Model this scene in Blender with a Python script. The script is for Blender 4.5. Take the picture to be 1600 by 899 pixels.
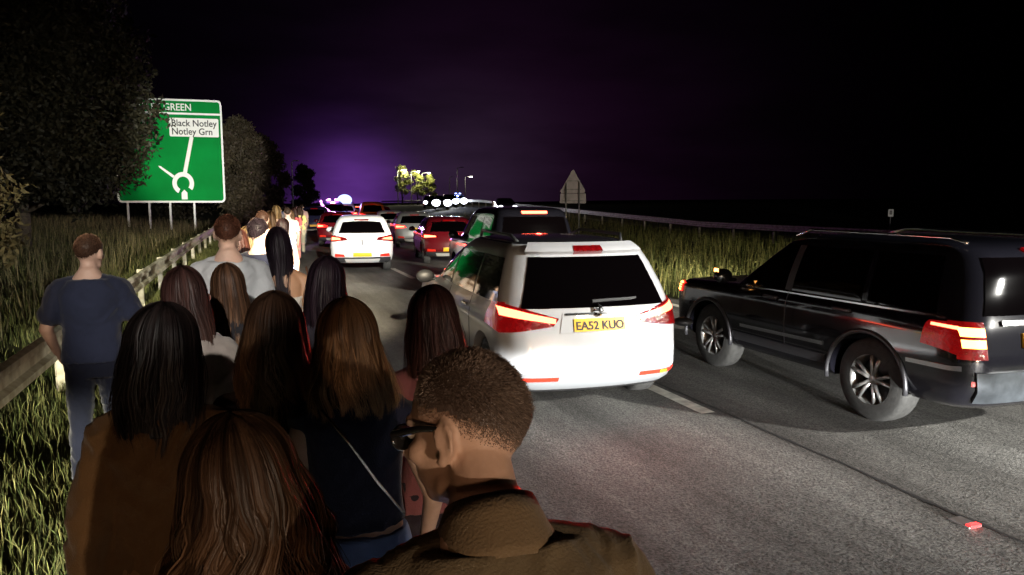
import bpy, bmesh, math, random
import numpy as np
from mathutils import Vector, Matrix, Euler, noise

random.seed(7)
RNG = np.random.default_rng(11)
R = math.radians
sc = bpy.context.scene
for o in list(bpy.data.objects):
    bpy.data.objects.remove(o)
COL = sc.collection

# ------------------------------------------------------------------ camera
CAM_H, F, PITCH = 2.0, 1150.0, 6.65
cd = bpy.data.cameras.new("camera"); cam = bpy.data.objects.new("camera", cd); COL.objects.link(cam)
cam.location = (0, 0, CAM_H); cam.rotation_euler = (R(90 - PITCH), 0, 0)
cd.sensor_width = 36; cd.lens = F / 1600 * 36; cd.clip_start = 0.05; cd.clip_end = 3000
sc.camera = cam

# ------------------------------------------------------------------ night sky
w = bpy.data.worlds.new("World"); sc.world = w; w.use_nodes = True
nt = w.node_tree; nt.nodes.clear()
out = nt.nodes.new("ShaderNodeOutputWorld"); bg = nt.nodes.new("ShaderNodeBackground"); bg2 = nt.nodes.new("ShaderNodeBackground")
sky = nt.nodes.new("ShaderNodeTexSky"); sky.sky_type = 'NISHITA'; sky.sun_disc = False
sky.sun_elevation = R(-6); sky.sun_rotation = R(-15)
nt.links.new(sky.outputs[0], bg.inputs[0]); bg.inputs[1].default_value = 0.0008
def wdir(px, py):
    u, v = (px - 800) / F, (449.5 - py) / F
    p = R(PITCH)
    d = Vector((u, math.cos(p) + v * math.sin(p), -math.sin(p) + v * math.cos(p)))
    return d.normalized()
geo = nt.nodes.new("ShaderNodeTexCoord")
acc = None
# beacon, headlamp and town glow painted into the sky low over the horizon: (direction, sharpness, colour)
for (px, py, k, c) in ((545, 308, 560, (.12, .032, .27)), (552, 300, 130, (.0052, .0012, .0100)), (715, 300, 160, (.016, .010, .020)),
                       (800, 300, 30, (.006, .0012, .006)), (560, 100, 9.0, (.0007, .0004, .0011))):
    d = nt.nodes.new("ShaderNodeVectorMath"); d.operation = 'DOT_PRODUCT'
    nt.links.new(geo.outputs['Generated'], d.inputs[0]); d.inputs[1].default_value = wdir(px, py)
    mx = nt.nodes.new("ShaderNodeMath"); mx.operation = 'MAXIMUM'; mx.inputs[1].default_value = 0
    nt.links.new(d.outputs['Value'], mx.inputs[0])
    pw = nt.nodes.new("ShaderNodeMath"); pw.operation = 'POWER'; pw.inputs[1].default_value = k
    nt.links.new(mx.outputs[0], pw.inputs[0])
    sl = nt.nodes.new("ShaderNodeVectorMath"); sl.operation = 'SCALE'; sl.inputs[0].default_value = c
    nt.links.new(pw.outputs[0], sl.inputs['Scale'])
    if acc is None: acc = sl.outputs[0]
    else:
        ad = nt.nodes.new("ShaderNodeVectorMath"); ad.operation = 'ADD'
        nt.links.new(acc, ad.inputs[0]); nt.links.new(sl.outputs[0], ad.inputs[1]); acc = ad.outputs[0]
nz = nt.nodes.new("ShaderNodeTexNoise"); nz.inputs['Scale'].default_value = 4.5; nz.inputs['Detail'].default_value = 4
mp = nt.nodes.new("ShaderNodeMapping"); mp.inputs['Scale'].default_value = (1, 1, 4)
nt.links.new(geo.outputs['Generated'], mp.inputs[0]); nt.links.new(mp.outputs[0], nz.inputs['Vector'])
mr = nt.nodes.new("ShaderNodeMapRange"); mr.inputs[1].default_value = .3; mr.inputs[2].default_value = .7; mr.inputs[3].default_value = .65; mr.inputs[4].default_value = 1.35
nt.links.new(nz.outputs[0], mr.inputs[0])
sl = nt.nodes.new("ShaderNodeVectorMath"); sl.operation = 'SCALE'; nt.links.new(acc, sl.inputs[0]); nt.links.new(mr.outputs[0], sl.inputs['Scale'])
nt.links.new(sl.outputs[0], bg2.inputs[0]); bg2.inputs[1].default_value = 1.0
ads = nt.nodes.new("ShaderNodeAddShader"); nt.links.new(bg.outputs[0], ads.inputs[0]); nt.links.new(bg2.outputs[0], ads.inputs[1])
nt.links.new(ads.outputs[0], out.inputs[0])

sc.view_settings.view_transform = 'Standard'; sc.view_settings.look = 'None'
sc.view_settings.exposure = 0.0; sc.view_settings.gamma = 1.0; sc.view_settings.use_curve_mapping = False
cy = sc.cycles
cy.max_bounces = 4; cy.diffuse_bounces = 2; cy.glossy_bounces = 3; cy.transmission_bounces = 3; cy.volume_bounces = 0
cy.caustics_reflective = False; cy.caustics_refractive = False
cy.sample_clamp_indirect = 4.0; cy.use_denoising = True

# ------------------------------------------------------------------ road frame
HT = [(-20.3 + (0.045 * s if 0 < s < 70 else 0) + ((3.15 + .035 * (s - 70)) if s >= 70 else 0)) for s in range(-80, 601)]
PX, PY = [0.0] * 681, [0.0] * 681
for i in range(81, 681):
    a = R(HT[i - 1]); PX[i] = PX[i - 1] + math.sin(a); PY[i] = PY[i - 1] + math.cos(a)
for i in range(79, -1, -1):
    a = R(HT[i]); PX[i] = PX[i + 1] - math.sin(a); PY[i] = PY[i + 1] - math.cos(a)
def sst(x): x = min(1, max(0, x)); return x * x * (3 - 2 * x)
def heading(s): return R(float(np.interp(s, range(-80, 601), HT)))
def gz(s, L):
    e = min(1.35, max(0, (s - 35) * .028))
    z = sst((L - 10) / 12) * e
    z += sst((-L - 2.5) / 9) * .55
    if L > 60: z += sst((L - 60) / 100) * 1.5
    return z
def road(s, L, dz=0.0):
    k = s + 80; i = int(max(0, min(679, math.floor(k)))); f = k - i
    a = R(HT[i]); x = PX[i] + math.sin(a) * f; y = PY[i] + math.cos(a) * f
    h = heading(s)
    return Vector((x + math.cos(h) * L, y - math.sin(h) * L, gz(s, L) + dz))
def sL(x, y):
    best = None
    s = y
    for _ in range(12):
        p = road(s, 0); h = heading(s); d = (x - p.x) * math.sin(h) + (y - p.y) * math.cos(h); s += d
    h = heading(s); p = road(s, 0)
    return s, (x - p.x) * math.cos(h) - (y - p.y) * math.sin(h)
def at(px, py, Y):
    d = wdir(px, py); return Vector((0, 0, CAM_H)) + d * (Y / d.y)

# ------------------------------------------------------------------ helpers
class MB:
    def __init__(s): s.v = []; s.f = []; s.n = 0
    def add(s, v, f):
        v = np.asarray(v, dtype=float).reshape(-1, 3); n = s.n
        s.v.append(v); s.f += [tuple(i + n for i in q) for q in f]; s.n += len(v); return s
    def box(s, x0, x1, y0, y1, z0, z1, M=None):
        v = np.array([(x, y, z) for z in (z0, z1) for y in (y0, y1) for x in (x0, x1)], float)
        if M is not None: v = v @ np.array(M.to_3x3()).T + np.array(M.translation)
        return s.add(v, [(0, 2, 3, 1), (4, 5, 7, 6), (0, 1, 5, 4), (2, 6, 7, 3), (0, 4, 6, 2), (1, 3, 7, 5)])
    def tube(s, pts, rad, n=10, cap=True, ell=None):
        pts = [Vector(p) for p in pts]; k = len(pts)
        if not hasattr(rad, '__len__'): rad = [rad] * k
        vs = []; prev = None
        for i, p in enumerate(pts):
            t = (pts[min(i + 1, k - 1)] - pts[max(i - 1, 0)]).normalized()
            if prev is None:
                a = t.orthogonal().normalized() if ell is None else (Vector((1, 0, 0)) - t * t.x).normalized()
            else: a = (prev - t * prev.dot(t)).normalized()
            prev = a; b = t.cross(a)
            for j in range(n):
                q = 2 * math.pi * j / n
                e = 1 if ell is None else ell
                vs.append(p + (a * math.cos(q) + b * math.sin(q) * e) * rad[i])
        fs = [(i * n + j, i * n + (j + 1) % n, (i + 1) * n + (j + 1) % n, (i + 1) * n + j) for i in range(k - 1) for j in range(n)]
        if cap: fs += [tuple(range(n - 1, -1, -1)), tuple((k - 1) * n + j for j in range(n))]
        return s.add([tuple(v) for v in vs], fs)
    def capsule(s, p0, p1, r0, r1, n=14, ell=None):
        p0, p1 = Vector(p0), Vector(p1); d = (p1 - p0); l = d.length; d = d / l if l > 1e-6 else Vector((0, 0, 1))
        pts, rr = [], []
        for a in (88, 65, 40, 15): pts.append(p0 - d * r0 * math.sin(R(a))); rr.append(r0 * math.cos(R(a)))
        for a in (0, .5, 1): pts.append(p0.lerp(p1, a)); rr.append(r0 + (r1 - r0) * a)
        for a in (15, 40, 65, 88): pts.append(p1 + d * r1 * math.sin(R(a))); rr.append(r1 * math.cos(R(a)))
        return s.tube(pts, rr, n, ell=ell)
    def ellipsoid(s, c, r, M=None, nu=20, nv=14):
        vs, fs = [], []
        for i in range(nv + 1):
            a = math.pi * (i + .02) / (nv + .04)
            for j in range(nu):
                b = 2 * math.pi * j / nu
                p = Vector((r[0] * math.sin(a) * math.cos(b), r[1] * math.sin(a) * math.sin(b), r[2] * math.cos(a)))
                if M is not None: p = M @ p
                vs.append(tuple(p + Vector(c)))
        for i in range(nv):
            for j in range(nu):
                fs.append((i * nu + j, (i + 1) * nu + j, (i + 1) * nu + (j + 1) % nu, i * nu + (j + 1) % nu))
        fs += [tuple(range(nu)), tuple(nv * nu + nu - 1 - j for j in range(nu))]
        return s.add(vs, fs)
    def loft(s, secs, n=28, p=2.4):
        """secs: (z, halfwidth, halfdepth, yc, xc)"""
        vs = []
        for q in secs:
            z, hw, hd, yc = q[:4]; xc = q[4] if len(q) > 4 else 0
            for j in range(n):
                a = 2 * math.pi * j / n; c, si = math.cos(a), math.sin(a)
                vs.append((xc + hw * math.copysign(abs(c) ** (2 / p), c), yc + hd * math.copysign(abs(si) ** (2 / p), si), z))
        k = len(secs)
        fs = [(i * n + j, i * n + (j + 1) % n, (i + 1) * n + (j + 1) % n, (i + 1) * n + j) for i in range(k - 1) for j in range(n)]
        fs += [tuple(range(n - 1, -1, -1)), tuple((k - 1) * n + j for j in range(n))]
        return s.add(vs, fs)
    def lathe(s, prof, c, n=40):
        """prof: (x, r) about the local X axis through c"""
        vs = []; k = len(prof)
        for x, r in prof:
            for j in range(n):
                a = 2 * math.pi * j / n; vs.append((c[0] + x, c[1] + r * math.cos(a), c[2] + r * math.sin(a)))
        fs = [(i * n + j, (i + 1) * n + j, (i + 1) * n + (j + 1) % n, i * n + (j + 1) % n) for i in range(k - 1) for j in range(n)]
        return s.add(vs, fs)
    def mesh(s, name):
        m = bpy.data.meshes.new(name); m.from_pydata(np.vstack(s.v).tolist(), [], s.f); m.update(); return m
    def build(s, name, m, parent=None, smooth=False, bevel=0):
        me = s.mesh(name)
        if smooth: me.polygons.foreach_set('use_smooth', [True] * len(me.polygons))
        return link(name, me, m, parent, bevel)
def link(name, me, m, parent=None, bevel=0):
    o = bpy.data.objects.new(name, me); COL.objects.link(o)
    if m is not None and not me.materials: me.materials.append(m)
    if parent is not None: o.parent = parent
    if bevel:
        b = o.modifiers.new('bevel', 'BEVEL'); b.width = bevel; b.segments = 2; b.limit_method = 'ANGLE'
    return o
def tag(o, label=None, cat=None, group=None, kind=None):
    if label: o['label'] = label
    if cat: o['category'] = cat
    if group: o['group'] = group
    if kind: o['kind'] = kind
    return o
def empty(name, loc=(0, 0, 0), rz=0, label=None, cat=None, group=None):
    o = bpy.data.objects.new(name, None); COL.objects.link(o); o.location = loc; o.rotation_euler = (0, 0, rz)
    o.empty_display_size = .1
    return tag(o, label, cat, group)
def baked(mb, mods, name):
    """evaluate modifiers on a temporary object and return the mesh"""
    me = mb.mesh('tmp') if isinstance(mb, MB) else mb
    o = bpy.data.objects.new('tmp', me); COL.objects.link(o); mods(o)
    dg = bpy.context.evaluated_depsgraph_get(); dg.update()
    r = bpy.data.meshes.new_from_object(o.evaluated_get(dg)); r.name = name
    bpy.data.objects.remove(o); bpy.data.meshes.remove(me)
    return r
def remeshed(mb, vox, name, smooth=3):
    def mods(o):
        m = o.modifiers.new('r', 'REMESH'); m.mode = 'VOXEL'; m.voxel_size = vox; m.use_smooth_shade = True
        if smooth:
            q = o.modifiers.new('s', 'SMOOTH'); q.iterations = smooth; q.factor = .6
    me = baked(mb, mods, name)
    me.polygons.foreach_set('use_smooth', [True] * len(me.polygons))
    return me

def mat(name, col, rough=.6, metal=0, spec=.5, emit=None, es=0, noise_=0, nscale=8, bump=0, bscale=60, coat=0, col2=None, sheen=0, vcol=None, detail=5):
    m = bpy.data.materials.new(name); m.use_nodes = True; t = m.node_tree; b = t.nodes['Principled BSDF']
    b.inputs['Base Color'].default_value = (*col, 1); b.inputs['Roughness'].default_value = rough
    b.inputs['Metallic'].default_value = metal; b.inputs['Specular IOR Level'].default_value = spec
    b.inputs['Coat Weight'].default_value = coat; b.inputs['Coat Roughness'].default_value = .06
    b.inputs['Sheen Weight'].default_value = sheen
    tc = t.nodes.new('ShaderNodeTexCoord')
    if emit: b.inputs['Emission Color'].default_value = (*emit, 1); b.inputs['Emission Strength'].default_value = es
    last = None
    if noise_ or col2:
        n = t.nodes.new('ShaderNodeTexNoise'); n.inputs['Scale'].default_value = nscale; n.inputs['Detail'].default_value = detail
        t.links.new(tc.outputs['Object'], n.inputs['Vector'])
        c2 = col2 or tuple(c * (1 - noise_) for c in col)
        r = t.nodes.new('ShaderNodeValToRGB'); r.color_ramp.elements[0].position = .35; r.color_ramp.elements[1].position = .65
        r.color_ramp.elements[0].color = (*c2, 1); r.color_ramp.elements[1].color = (*col, 1)
        t.links.new(n.outputs[0], r.inputs[0]); last = r.outputs[0]
        t.links.new(last, b.inputs['Base Color'])
    if vcol:
        a = t.nodes.new('ShaderNodeAttribute'); a.attribute_name = vcol
        t.links.new(a.outputs['Color'], b.inputs['Base Color'])
    if bump:
        n = t.nodes.new('ShaderNodeTexNoise'); n.inputs['Scale'].default_value = bscale; n.inputs['Detail'].default_value = 4
        t.links.new(tc.outputs['Object'], n.inputs['Vector'])
        bp = t.nodes.new('ShaderNodeBump'); bp.inputs['Strength'].default_value = bump; bp.inputs['Distance'].default_value = .01
        t.links.new(n.outputs[0], bp.inputs['Height']); t.links.new(bp.outputs[0], b.inputs['Normal'])
    return m

# ------------------------------------------------------------------ materials of the setting
def asphalt_mat():
    m = bpy.data.materials.new('asphalt'); m.use_nodes = True; t = m.node_tree; b = t.nodes['Principled BSDF']
    tc = t.nodes.new('ShaderNodeTexCoord')
    def N(scale, det, sc3=(1, 1, 1), rot=0):
        m0 = t.nodes.new('ShaderNodeMapping'); m0.inputs['Rotation'].default_value = (0, 0, R(-20.3)); t.links.new(tc.outputs['Object'], m0.inputs[0])
        mp = t.nodes.new('ShaderNodeMapping'); mp.inputs['Scale'].default_value = sc3
        n = t.nodes.new('ShaderNodeTexNoise'); n.inputs['Scale'].default_value = scale; n.inputs['Detail'].default_value = det; n.inputs['Roughness'].default_value = .65
        t.links.new(m0.outputs[0], mp.inputs[0]); t.links.new(mp.outputs[0], n.inputs['Vector']); return n
    big = N(.9, 5, (1, .3, 1), R(-20)); mid = N(6, 5); fine = N(55, 6)
    r = t.nodes.new('ShaderNodeValToRGB'); e = r.color_ramp.elements; e[0].position = .36; e[1].position = .66
    e[0].color = (.065, .064, .060, 1); e[1].color = (.35, .34, .315, 1)
    t.links.new(fine.outputs[0], r.inputs[0])
    mx = t.nodes.new('ShaderNodeMix'); mx.data_type = 'RGBA'; mx.blend_type = 'MULTIPLY'; mx.inputs[0].default_value = .8
    r2 = t.nodes.new('ShaderNodeValToRGB'); r2.color_ramp.elements[0].position = .3; r2.color_ramp.elements[1].position = .7
    r2.color_ramp.elements[0].color = (.26, .25, .24, 1); r2.color_ramp.elements[1].color = (1, 1, 1, 1)
    t.links.new(big.outputs[0], r2.inputs[0]); t.links.new(r.outputs[0], mx.inputs[6]); t.links.new(r2.outputs[0], mx.inputs[7])
    trk = N(1.5, 4, (1, .035, 1)); r3 = t.nodes.new('ShaderNodeValToRGB'); r3.color_ramp.elements[0].position = .38; r3.color_ramp.elements[1].position = .6
    r3.color_ramp.elements[0].color = (.42, .41, .40, 1); r3.color_ramp.elements[1].color = (1, 1, 1, 1); t.links.new(trk.outputs[0], r3.inputs[0])
    mx3 = t.nodes.new('ShaderNodeMix'); mx3.data_type = 'RGBA'; mx3.blend_type = 'MULTIPLY'; mx3.inputs[0].default_value = .85
    t.links.new(mx.outputs[2], mx3.inputs[6]); t.links.new(r3.outputs[0], mx3.inputs[7])
    mx2 = t.nodes.new('ShaderNodeMix'); mx2.data_type = 'RGBA'; mx2.blend_type = 'MULTIPLY'; mx2.inputs[0].default_value = .5
    t.links.new(mx3.outputs[2], mx2.inputs[6]); t.links.new(mid.outputs[0], mx2.inputs[7])
    t.links.new(mx2.outputs[2], b.inputs['Base Color'])
    b.inputs['Roughness'].default_value = .72; b.inputs['Specular IOR Level'].default_value = .35
    ad = t.nodes.new('ShaderNodeMath'); ad.operation = 'MULTIPLY_ADD'; ad.inputs[1].default_value = .5
    t.links.new(mid.outputs[0], ad.inputs[0]); t.links.new(fine.outputs[0], ad.inputs[2])
    bp = t.nodes.new('ShaderNodeBump'); bp.inputs['Strength'].default_value = .9; bp.inputs['Distance'].default_value = .012
    t.links.new(ad.outputs[0], bp.inputs['Height']); t.links.new(bp.outputs[0], b.inputs['Normal'])
    return m
ASPH = asphalt_mat()
SOIL = mat('verge_soil', (.05, .05, .018), .95, spec=.1, col2=(.022, .026, .01), nscale=3, bump=.8, bscale=12)
PAINT = mat('road_paint', (.62, .6, .52), .6, noise_=.45, nscale=9, bump=.3, bscale=70)
STEEL = mat('weathered_galvanised_steel', (.55, .52, .40), .55, metal=.1, col2=(.30, .26, .18), nscale=7, bump=.25, bscale=25)
DKSTEEL = mat('dull_galvanised_steel', (.25, .24, .23), .6, metal=.3, noise_=.5, nscale=4)
BLACK = mat('black_plastic', (.012, .012, .013), .55)
RUBBER = mat('tyre_rubber', (.035, .035, .033), .8, noise_=.4, nscale=20, bump=.3)
GLASS = mat('tinted_car_glass', (.0012, .0008, .001), .04, spec=.8, coat=.5)
CHROME = mat('chrome', (.7, .7, .7), .15, metal=1)
ALLOY = mat('alloy_rim', (.5, .5, .49), .3, metal=.8)
YPLATE = mat('yellow_plate', (.85, .44, .012), .45)
INK = mat('black_characters', (.01, .01, .01), .6)
REDLENS = mat('red_lamp_lens', (.11, .002, .003), .15, coat=.6, emit=(1, .008, .01), es=.16, noise_=.75, nscale=26, bump=.6, bscale=90, detail=2)
REDLIT = mat('lit_red_lamp_glow', (.5, .01, .01), .3, emit=(1, .02, .012), es=2.6)
BRAKE = mat('lit_brake_lamp', (.8, .1, .05), .3, emit=(1, .10, .05), es=11)
BRAKEY = mat('lit_brake_lamp_amber', (.8, .3, .05), .3, emit=(1, .42, .10), es=8)
REFL = mat('red_reflector', (.75, .03, .015), .3, coat=.5)
AMBER = mat('glowing_amber_reflector', (.9, .3, .02), .3, coat=.5, emit=(1, .35, .02), es=.6)  # reflector given a glow of its own
HEADL = mat('lit_headlamp', (1, 1, 1), .3, emit=(.86, .88, 1), es=9)
BLUE = mat('lit_blue_beacon', (.1, .2, 1), .3, emit=(.42, .50, 1), es=2.6)
MAGENTA = mat('lit_red_blue_beacon_and_glitter', (.9, .2, 1), .3, emit=(.95, .35, 1), es=3.0)
WHITEL = mat('lit_plate_lamp', (1, .95, .8), .3, emit=(1, .85, .6), es=9)

# ------------------------------------------------------------------ ground, roads, markings
ss = [-60, -40, -25, -15] + list(range(-10, 60, 2)) + list(range(60, 150, 6)) + list(range(150, 601, 30))
def strip(name, L0, L1, m, dz, kind='structure', s0=-60, s1=600, nL=1):
    sv = sorted(set([s0, s1] + [s for s in ss if s0 < s < s1])); Ls = np.linspace(L0, L1, nL + 1) if not isinstance(nL, list) else nL
    v = [tuple(road(s, l, dz)) for s in sv for l in Ls]; k = len(Ls)
    f = [(i * k + j, i * k + j + 1, (i + 1) * k + j + 1, (i + 1) * k + j) for i in range(len(sv) - 1) for j in range(k - 1)]
    o = MB().add(v, f).build(name, m, smooth=True); tag(o, kind=kind); return o
# the land is one sheet reaching the horizon
strip('ground', 0, 0, SOIL, 0, nL=[-700, -300, -120, -60, -30, -20, -14, -11, -9, -7, -5, -3.5, -2.5, -1, 4, 9, 10, 12, 14, 16, 18, 20, 22, 26, 36, 60, 100, 160, 300, 900])
strip('road', -.95, 8.35, ASPH, .006, nL=4)
strip('opposite_carriageway', 25.2, 34.5, ASPH, .006, nL=4)
strip('edge_line_near_verge', .82, .98, PAINT, .010)
strip('edge_line_far_verge', 7.72, 7.9, PAINT, .010)
strip('opposite_edge_line', 26.0, 26.18, PAINT, .010)
marks = MB()
for a, b in [(-6, -4.2), (5.75, 8.7)] + [(18.9 + 12.9 * i, 22.0 + 12.9 * i) for i in range(24)]:
    p = [road(a, 4.02, .010), road(a, 4.17, .010), road(b, 4.17, .010), road(b, 4.02, .010)]
    marks.add([tuple(q) for q in p], [(0, 1, 2, 3)])
tag(marks.build('lane_line', PAINT), kind='structure')
# tar seam between the lanes, wobbling
sm = MB(); vs = []
N_ = 260
for i in range(N_):
    s = -2 + i * .085
    wob = .03 * noise.noise(Vector((s * 1.3, 0, 0))) + .02 * noise.noise(Vector((s * 6, 4, 0)))
    wd = .012 + .016 * abs(noise.noise(Vector((s * 3, 9, 0))))
    c = 4.25 + wob
    vs += [tuple(road(s, c - wd, .0095)), tuple(road(s, c + wd, .0095))]
sm.add(vs, [(2 * i, 2 * i + 1, 2 * i + 3, 2 * i + 2) for i in range(N_ - 1)])
tag(sm.build('tar_seam', mat('tar', (.008, .008, .008), .7)), kind='structure')

# ------------------------------------------------------------------ light from the traffic behind the viewer (headlamps out of frame), plus added fill spots
def spot(name, loc, target, energy, size, blend, col, sx=1.0, rad=.05, sy=1.0):
    l = bpy.data.lights.new(name, 'SPOT'); l.energy = energy; l.spot_size = R(size); l.spot_blend = blend; l.color = col; l.shadow_soft_size = rad
    o = bpy.data.objects.new(name, l); COL.objects.link(o); o.location = loc
    d = Vector(target) - Vector(loc); o.rotation_euler = d.to_track_quat('-Z', 'Y').to_euler(); o.scale = (sx, sy, 1)
    return o
HW = (.97, .97, .95)
LIGHTS = {'low1': 22000, 'low2': 9000, 'far': 90, 'sign': 170000}
for L in (2.2, 3.5):
    spot('headlamp_or_fill_beam', road(-9, L, .68), road(6, L + .3, -2.35), LIGHTS['low1'], 23, .12, HW, 3.2)
for L in (5.7, 7.0):
    spot('headlamp_or_fill_beam', road(-10, L, .72), road(6, L, -2.35), LIGHTS['low2'], 21, .12, HW, 3.0)
spot('headlamp_or_fill_beam', road(-10, 1.6, .70), road(10, -3.6, -3.7), 3300, 23, .15, (1, .93, .74), 2.0)  # extra low beam added to light the left verge
spot('added_warm_fill', road(-14, 3.0, .95), road(30, 0, 1.9), 4300, 50, .6, (1, .74, .50), 1.2, .12)  # soft warm fill added for the upper parts of people and cars
spot('added_high_spot', road(-6, -.7, 4.3), road(21, -1.9, .5), 42000, 10, .6, (1, .93, .72), 1.0, .06)  # unseen high spot added to brighten the left barrier
spot('headlamp_or_fill_beam', road(-10, -.2, .75), road(17, -1.95, -1.55), 36000, 10, .5, (1, .95, .75), 1.6)  # extra low beam added to brighten the left barrier
spot('added_high_spot', road(-3, 1.1, 5.0), road(15, .8, 0), 80000, 17, .6, (1, .86, .62), .9, .08, .72)  # unseen high spot added for the lane left of the people carrier
spot('added_high_spot', road(-3, 1.6, 4.6), road(21, 2.5, .75), 50000, 9.5, .5, (1, .96, .88), 1.1, .06)  # unseen high spot added to brighten the white crossover
spot('added_high_spot', road(-4.5, -.8, 4.1), road(6.4, -.15, 1.25), 3600, 13, .6, (1, .93, .85), 1.0, .06)  # unseen high spot added for the pale shirted man and his neighbours
spot('added_warm_fill', road(-7, -1.2, 1.5), road(6, 0, 1.3), 420, 75, .8, (1, .58, .32), 1.3, .3)  # unseen warm fill added for the nearest man's face
spot('added_sign_spot', road(-10, 9, 1.2), at(1393, 333, 48), 16000, 4, .6, (1, .95, .88))  # unseen spot added to light the marker plate
# unseen high fill spots added at right to brighten the lanes and weeds
spot('added_high_spot', road(-5, 12.5, 5.0), road(8, 6.8, 0), 25000, 52, .7, (1, .98, .92), 1.0, .12)
spot('added_high_spot', road(-5, 12.0, 5.2), road(26, 3.4, 0), 32000, 24, .8, (1, .86, .64), 1.0, .12)
spot('added_high_spot', road(-5, 13.5, 3.0), road(20, 13, 0), 13000, 40, .8, (1, .92, .74), 1.0, .12)
spot('added_sign_spot', road(-12, 2.4, 2.7), at(318, 240, 50), LIGHTS['sign'], 9.5, .75, (.97, 1, .92), 1.0, .05)  # unseen spot added to light the green direction sign
# ------------------------------------------------------------------ left and right safety barriers
def barrier(name, label, L, s0, s1, side, top=.78, group=None, ext=3.2):
    root = empty(name, road(s0, L), 0, label, 'safety barrier', group)
    off = Vector(root.location)
    # corrugated W section, in (lateral, height)
    W = [(0, -.155), (.05, -.13), (.05, -.075), (.0, -.045), (0, .045), (.05, .075), (.05, .13), (0, .155)]
    W = W + [(a - .006, b * .985) for a, b in reversed(W)]
    vs = []; k = len(W); n = int((s1 - s0) / 1.6) + 1
    for i in range(n):
        s = s0 + i * 1.6
        for a, b in W: vs.append(tuple(road(s, L + side * (a + .1), top - .155 + b) - off))
    fs = [(i * k + j, i * k + (j + 1) % k, (i + 1) * k + (j + 1) % k, (i + 1) * k + j) for i in range(n - 1) for j in range(k)]
    fs += [tuple(range(k)), tuple((n - 1) * k + j for j in reversed(range(k)))]
    MB().add(vs, fs).build('rail', STEEL, root, bevel=0)
    pm = MB(); # sigma post with spacer
    pm.box(-.05, .05, -.003, .003, -.3, top - .03).box(-.05, -.044, -.03, .03, -.3, top - .03).box(.044, .05, -.03, .03, -.3, top - .03)
    pm.box(.045 * side if side > 0 else -.1, .1 if side > 0 else -.045, -.06, .06, top - .3, top - .02)
    me = pm.mesh('post'); me.materials.append(STEEL)
    lap = MB().box(-.002 + side * .1, .004 + side * .1, -.16, .16, top - .3, top - .01).mesh('lap_plate'); lap.materials.append(DKSTEEL)
    i = 0; s = s0 + .8
    while s < s1:
        o = bpy.data.objects.new('post', me); COL.objects.link(o); o.parent = root
        o.location = road(s, L) - off; o.rotation_euler = (R(random.uniform(-1.5, 1.5)), 0, -heading(s))
        s += ext if s < 90 else ext * 3; i += 1
    return root
barrier('safety_barrier', 'pale corrugated steel safety barrier running beside the walkers on the left', -1.85, 1.6, 230, 1)
b2 = barrier('safety_barrier', 'long dim steel safety barrier behind the weeds on the right', 23.6, 6, 300, -1, top=.92)

# ------------------------------------------------------------------ grass and weeds
GRASS = mat('grass_blades', (.10, .12, .022), .7, spec=.2, vcol='col')
def blades(name, pts, hmin, hmax, wid, base, tip, label, cat, lean=.35, mt=None, leafy=0):
    n = len(pts); pts = np.array(pts); h = RNG.uniform(hmin, hmax, n); a = RNG.uniform(0, 2 * np.pi, n)
    ln = RNG.uniform(0, lean, n) * h; la = RNG.uniform(0, 2 * np.pi, n)
    wv = np.stack([np.cos(a), np.sin(a), np.zeros(n)], 1) * (wid * RNG.uniform(.6, 1.3, n))[:, None]
    lv = np.stack([np.cos(la) * ln, np.sin(la) * ln, np.zeros(n)], 1); up = np.array([0, 0, 1.])
    v = np.empty((n, 5, 3))
    v[:, 0] = pts - wv; v[:, 1] = pts + wv; m = pts + lv * .35 + up * (h * .6)[:, None]
    v[:, 2] = m - wv * .7; v[:, 3] = m + wv * .7; v[:, 4] = pts + lv + up * h[:, None]
    vv = v.reshape(-1, 3); b = np.arange(n) * 5
    quads = np.stack([b, b + 1, b + 3, b + 2], 1); tris = np.stack([b + 2, b + 3, b + 4], 1)
    cc = np.array(base) + (np.array(tip) - np.array(base)) * RNG.uniform(0, 1, (n, 1)) ** 1.3
    cc *= RNG.uniform(.5, 1.35, (n, 1)); cols = np.repeat(cc, 5, 0)
    L = [quads, tris]
    if leafy:
        # leaflets up each stem
        k = leafy; t = RNG.uniform(.25, 1, (n, k)); la2 = RNG.uniform(0, 2 * np.pi, (n, k)); sz = RNG.uniform(.012, .032, (n, k))
        c = pts[:, None] + lv[:, None] * t[..., None] ** 1.5 + up * (h[:, None] * t)[..., None]
        d = np.stack([np.cos(la2), np.sin(la2), RNG.uniform(-.3, .7, (n, k))], -1); e = np.stack([-np.sin(la2), np.cos(la2), RNG.uniform(-.5, .5, (n, k))], -1)
        q = np.stack([c, c + d * sz[..., None] + e * sz[..., None] * .4, c + d * sz[..., None] * 2.1, c + d * sz[..., None] - e * sz[..., None] * .4], 2).reshape(-1, 3)
        b3 = len(vv) + np.arange(n * k) * 4; L.append(np.stack([b3, b3 + 1, b3 + 2, b3 + 3], 1))
        vv = np.vstack([vv, q]); cols = np.vstack([cols, np.repeat(np.repeat(cc * 1.3, k, 0), 4, 0)])
    return fast_mesh(name, vv, L, mt or GRASS, cols, label, cat)
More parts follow.
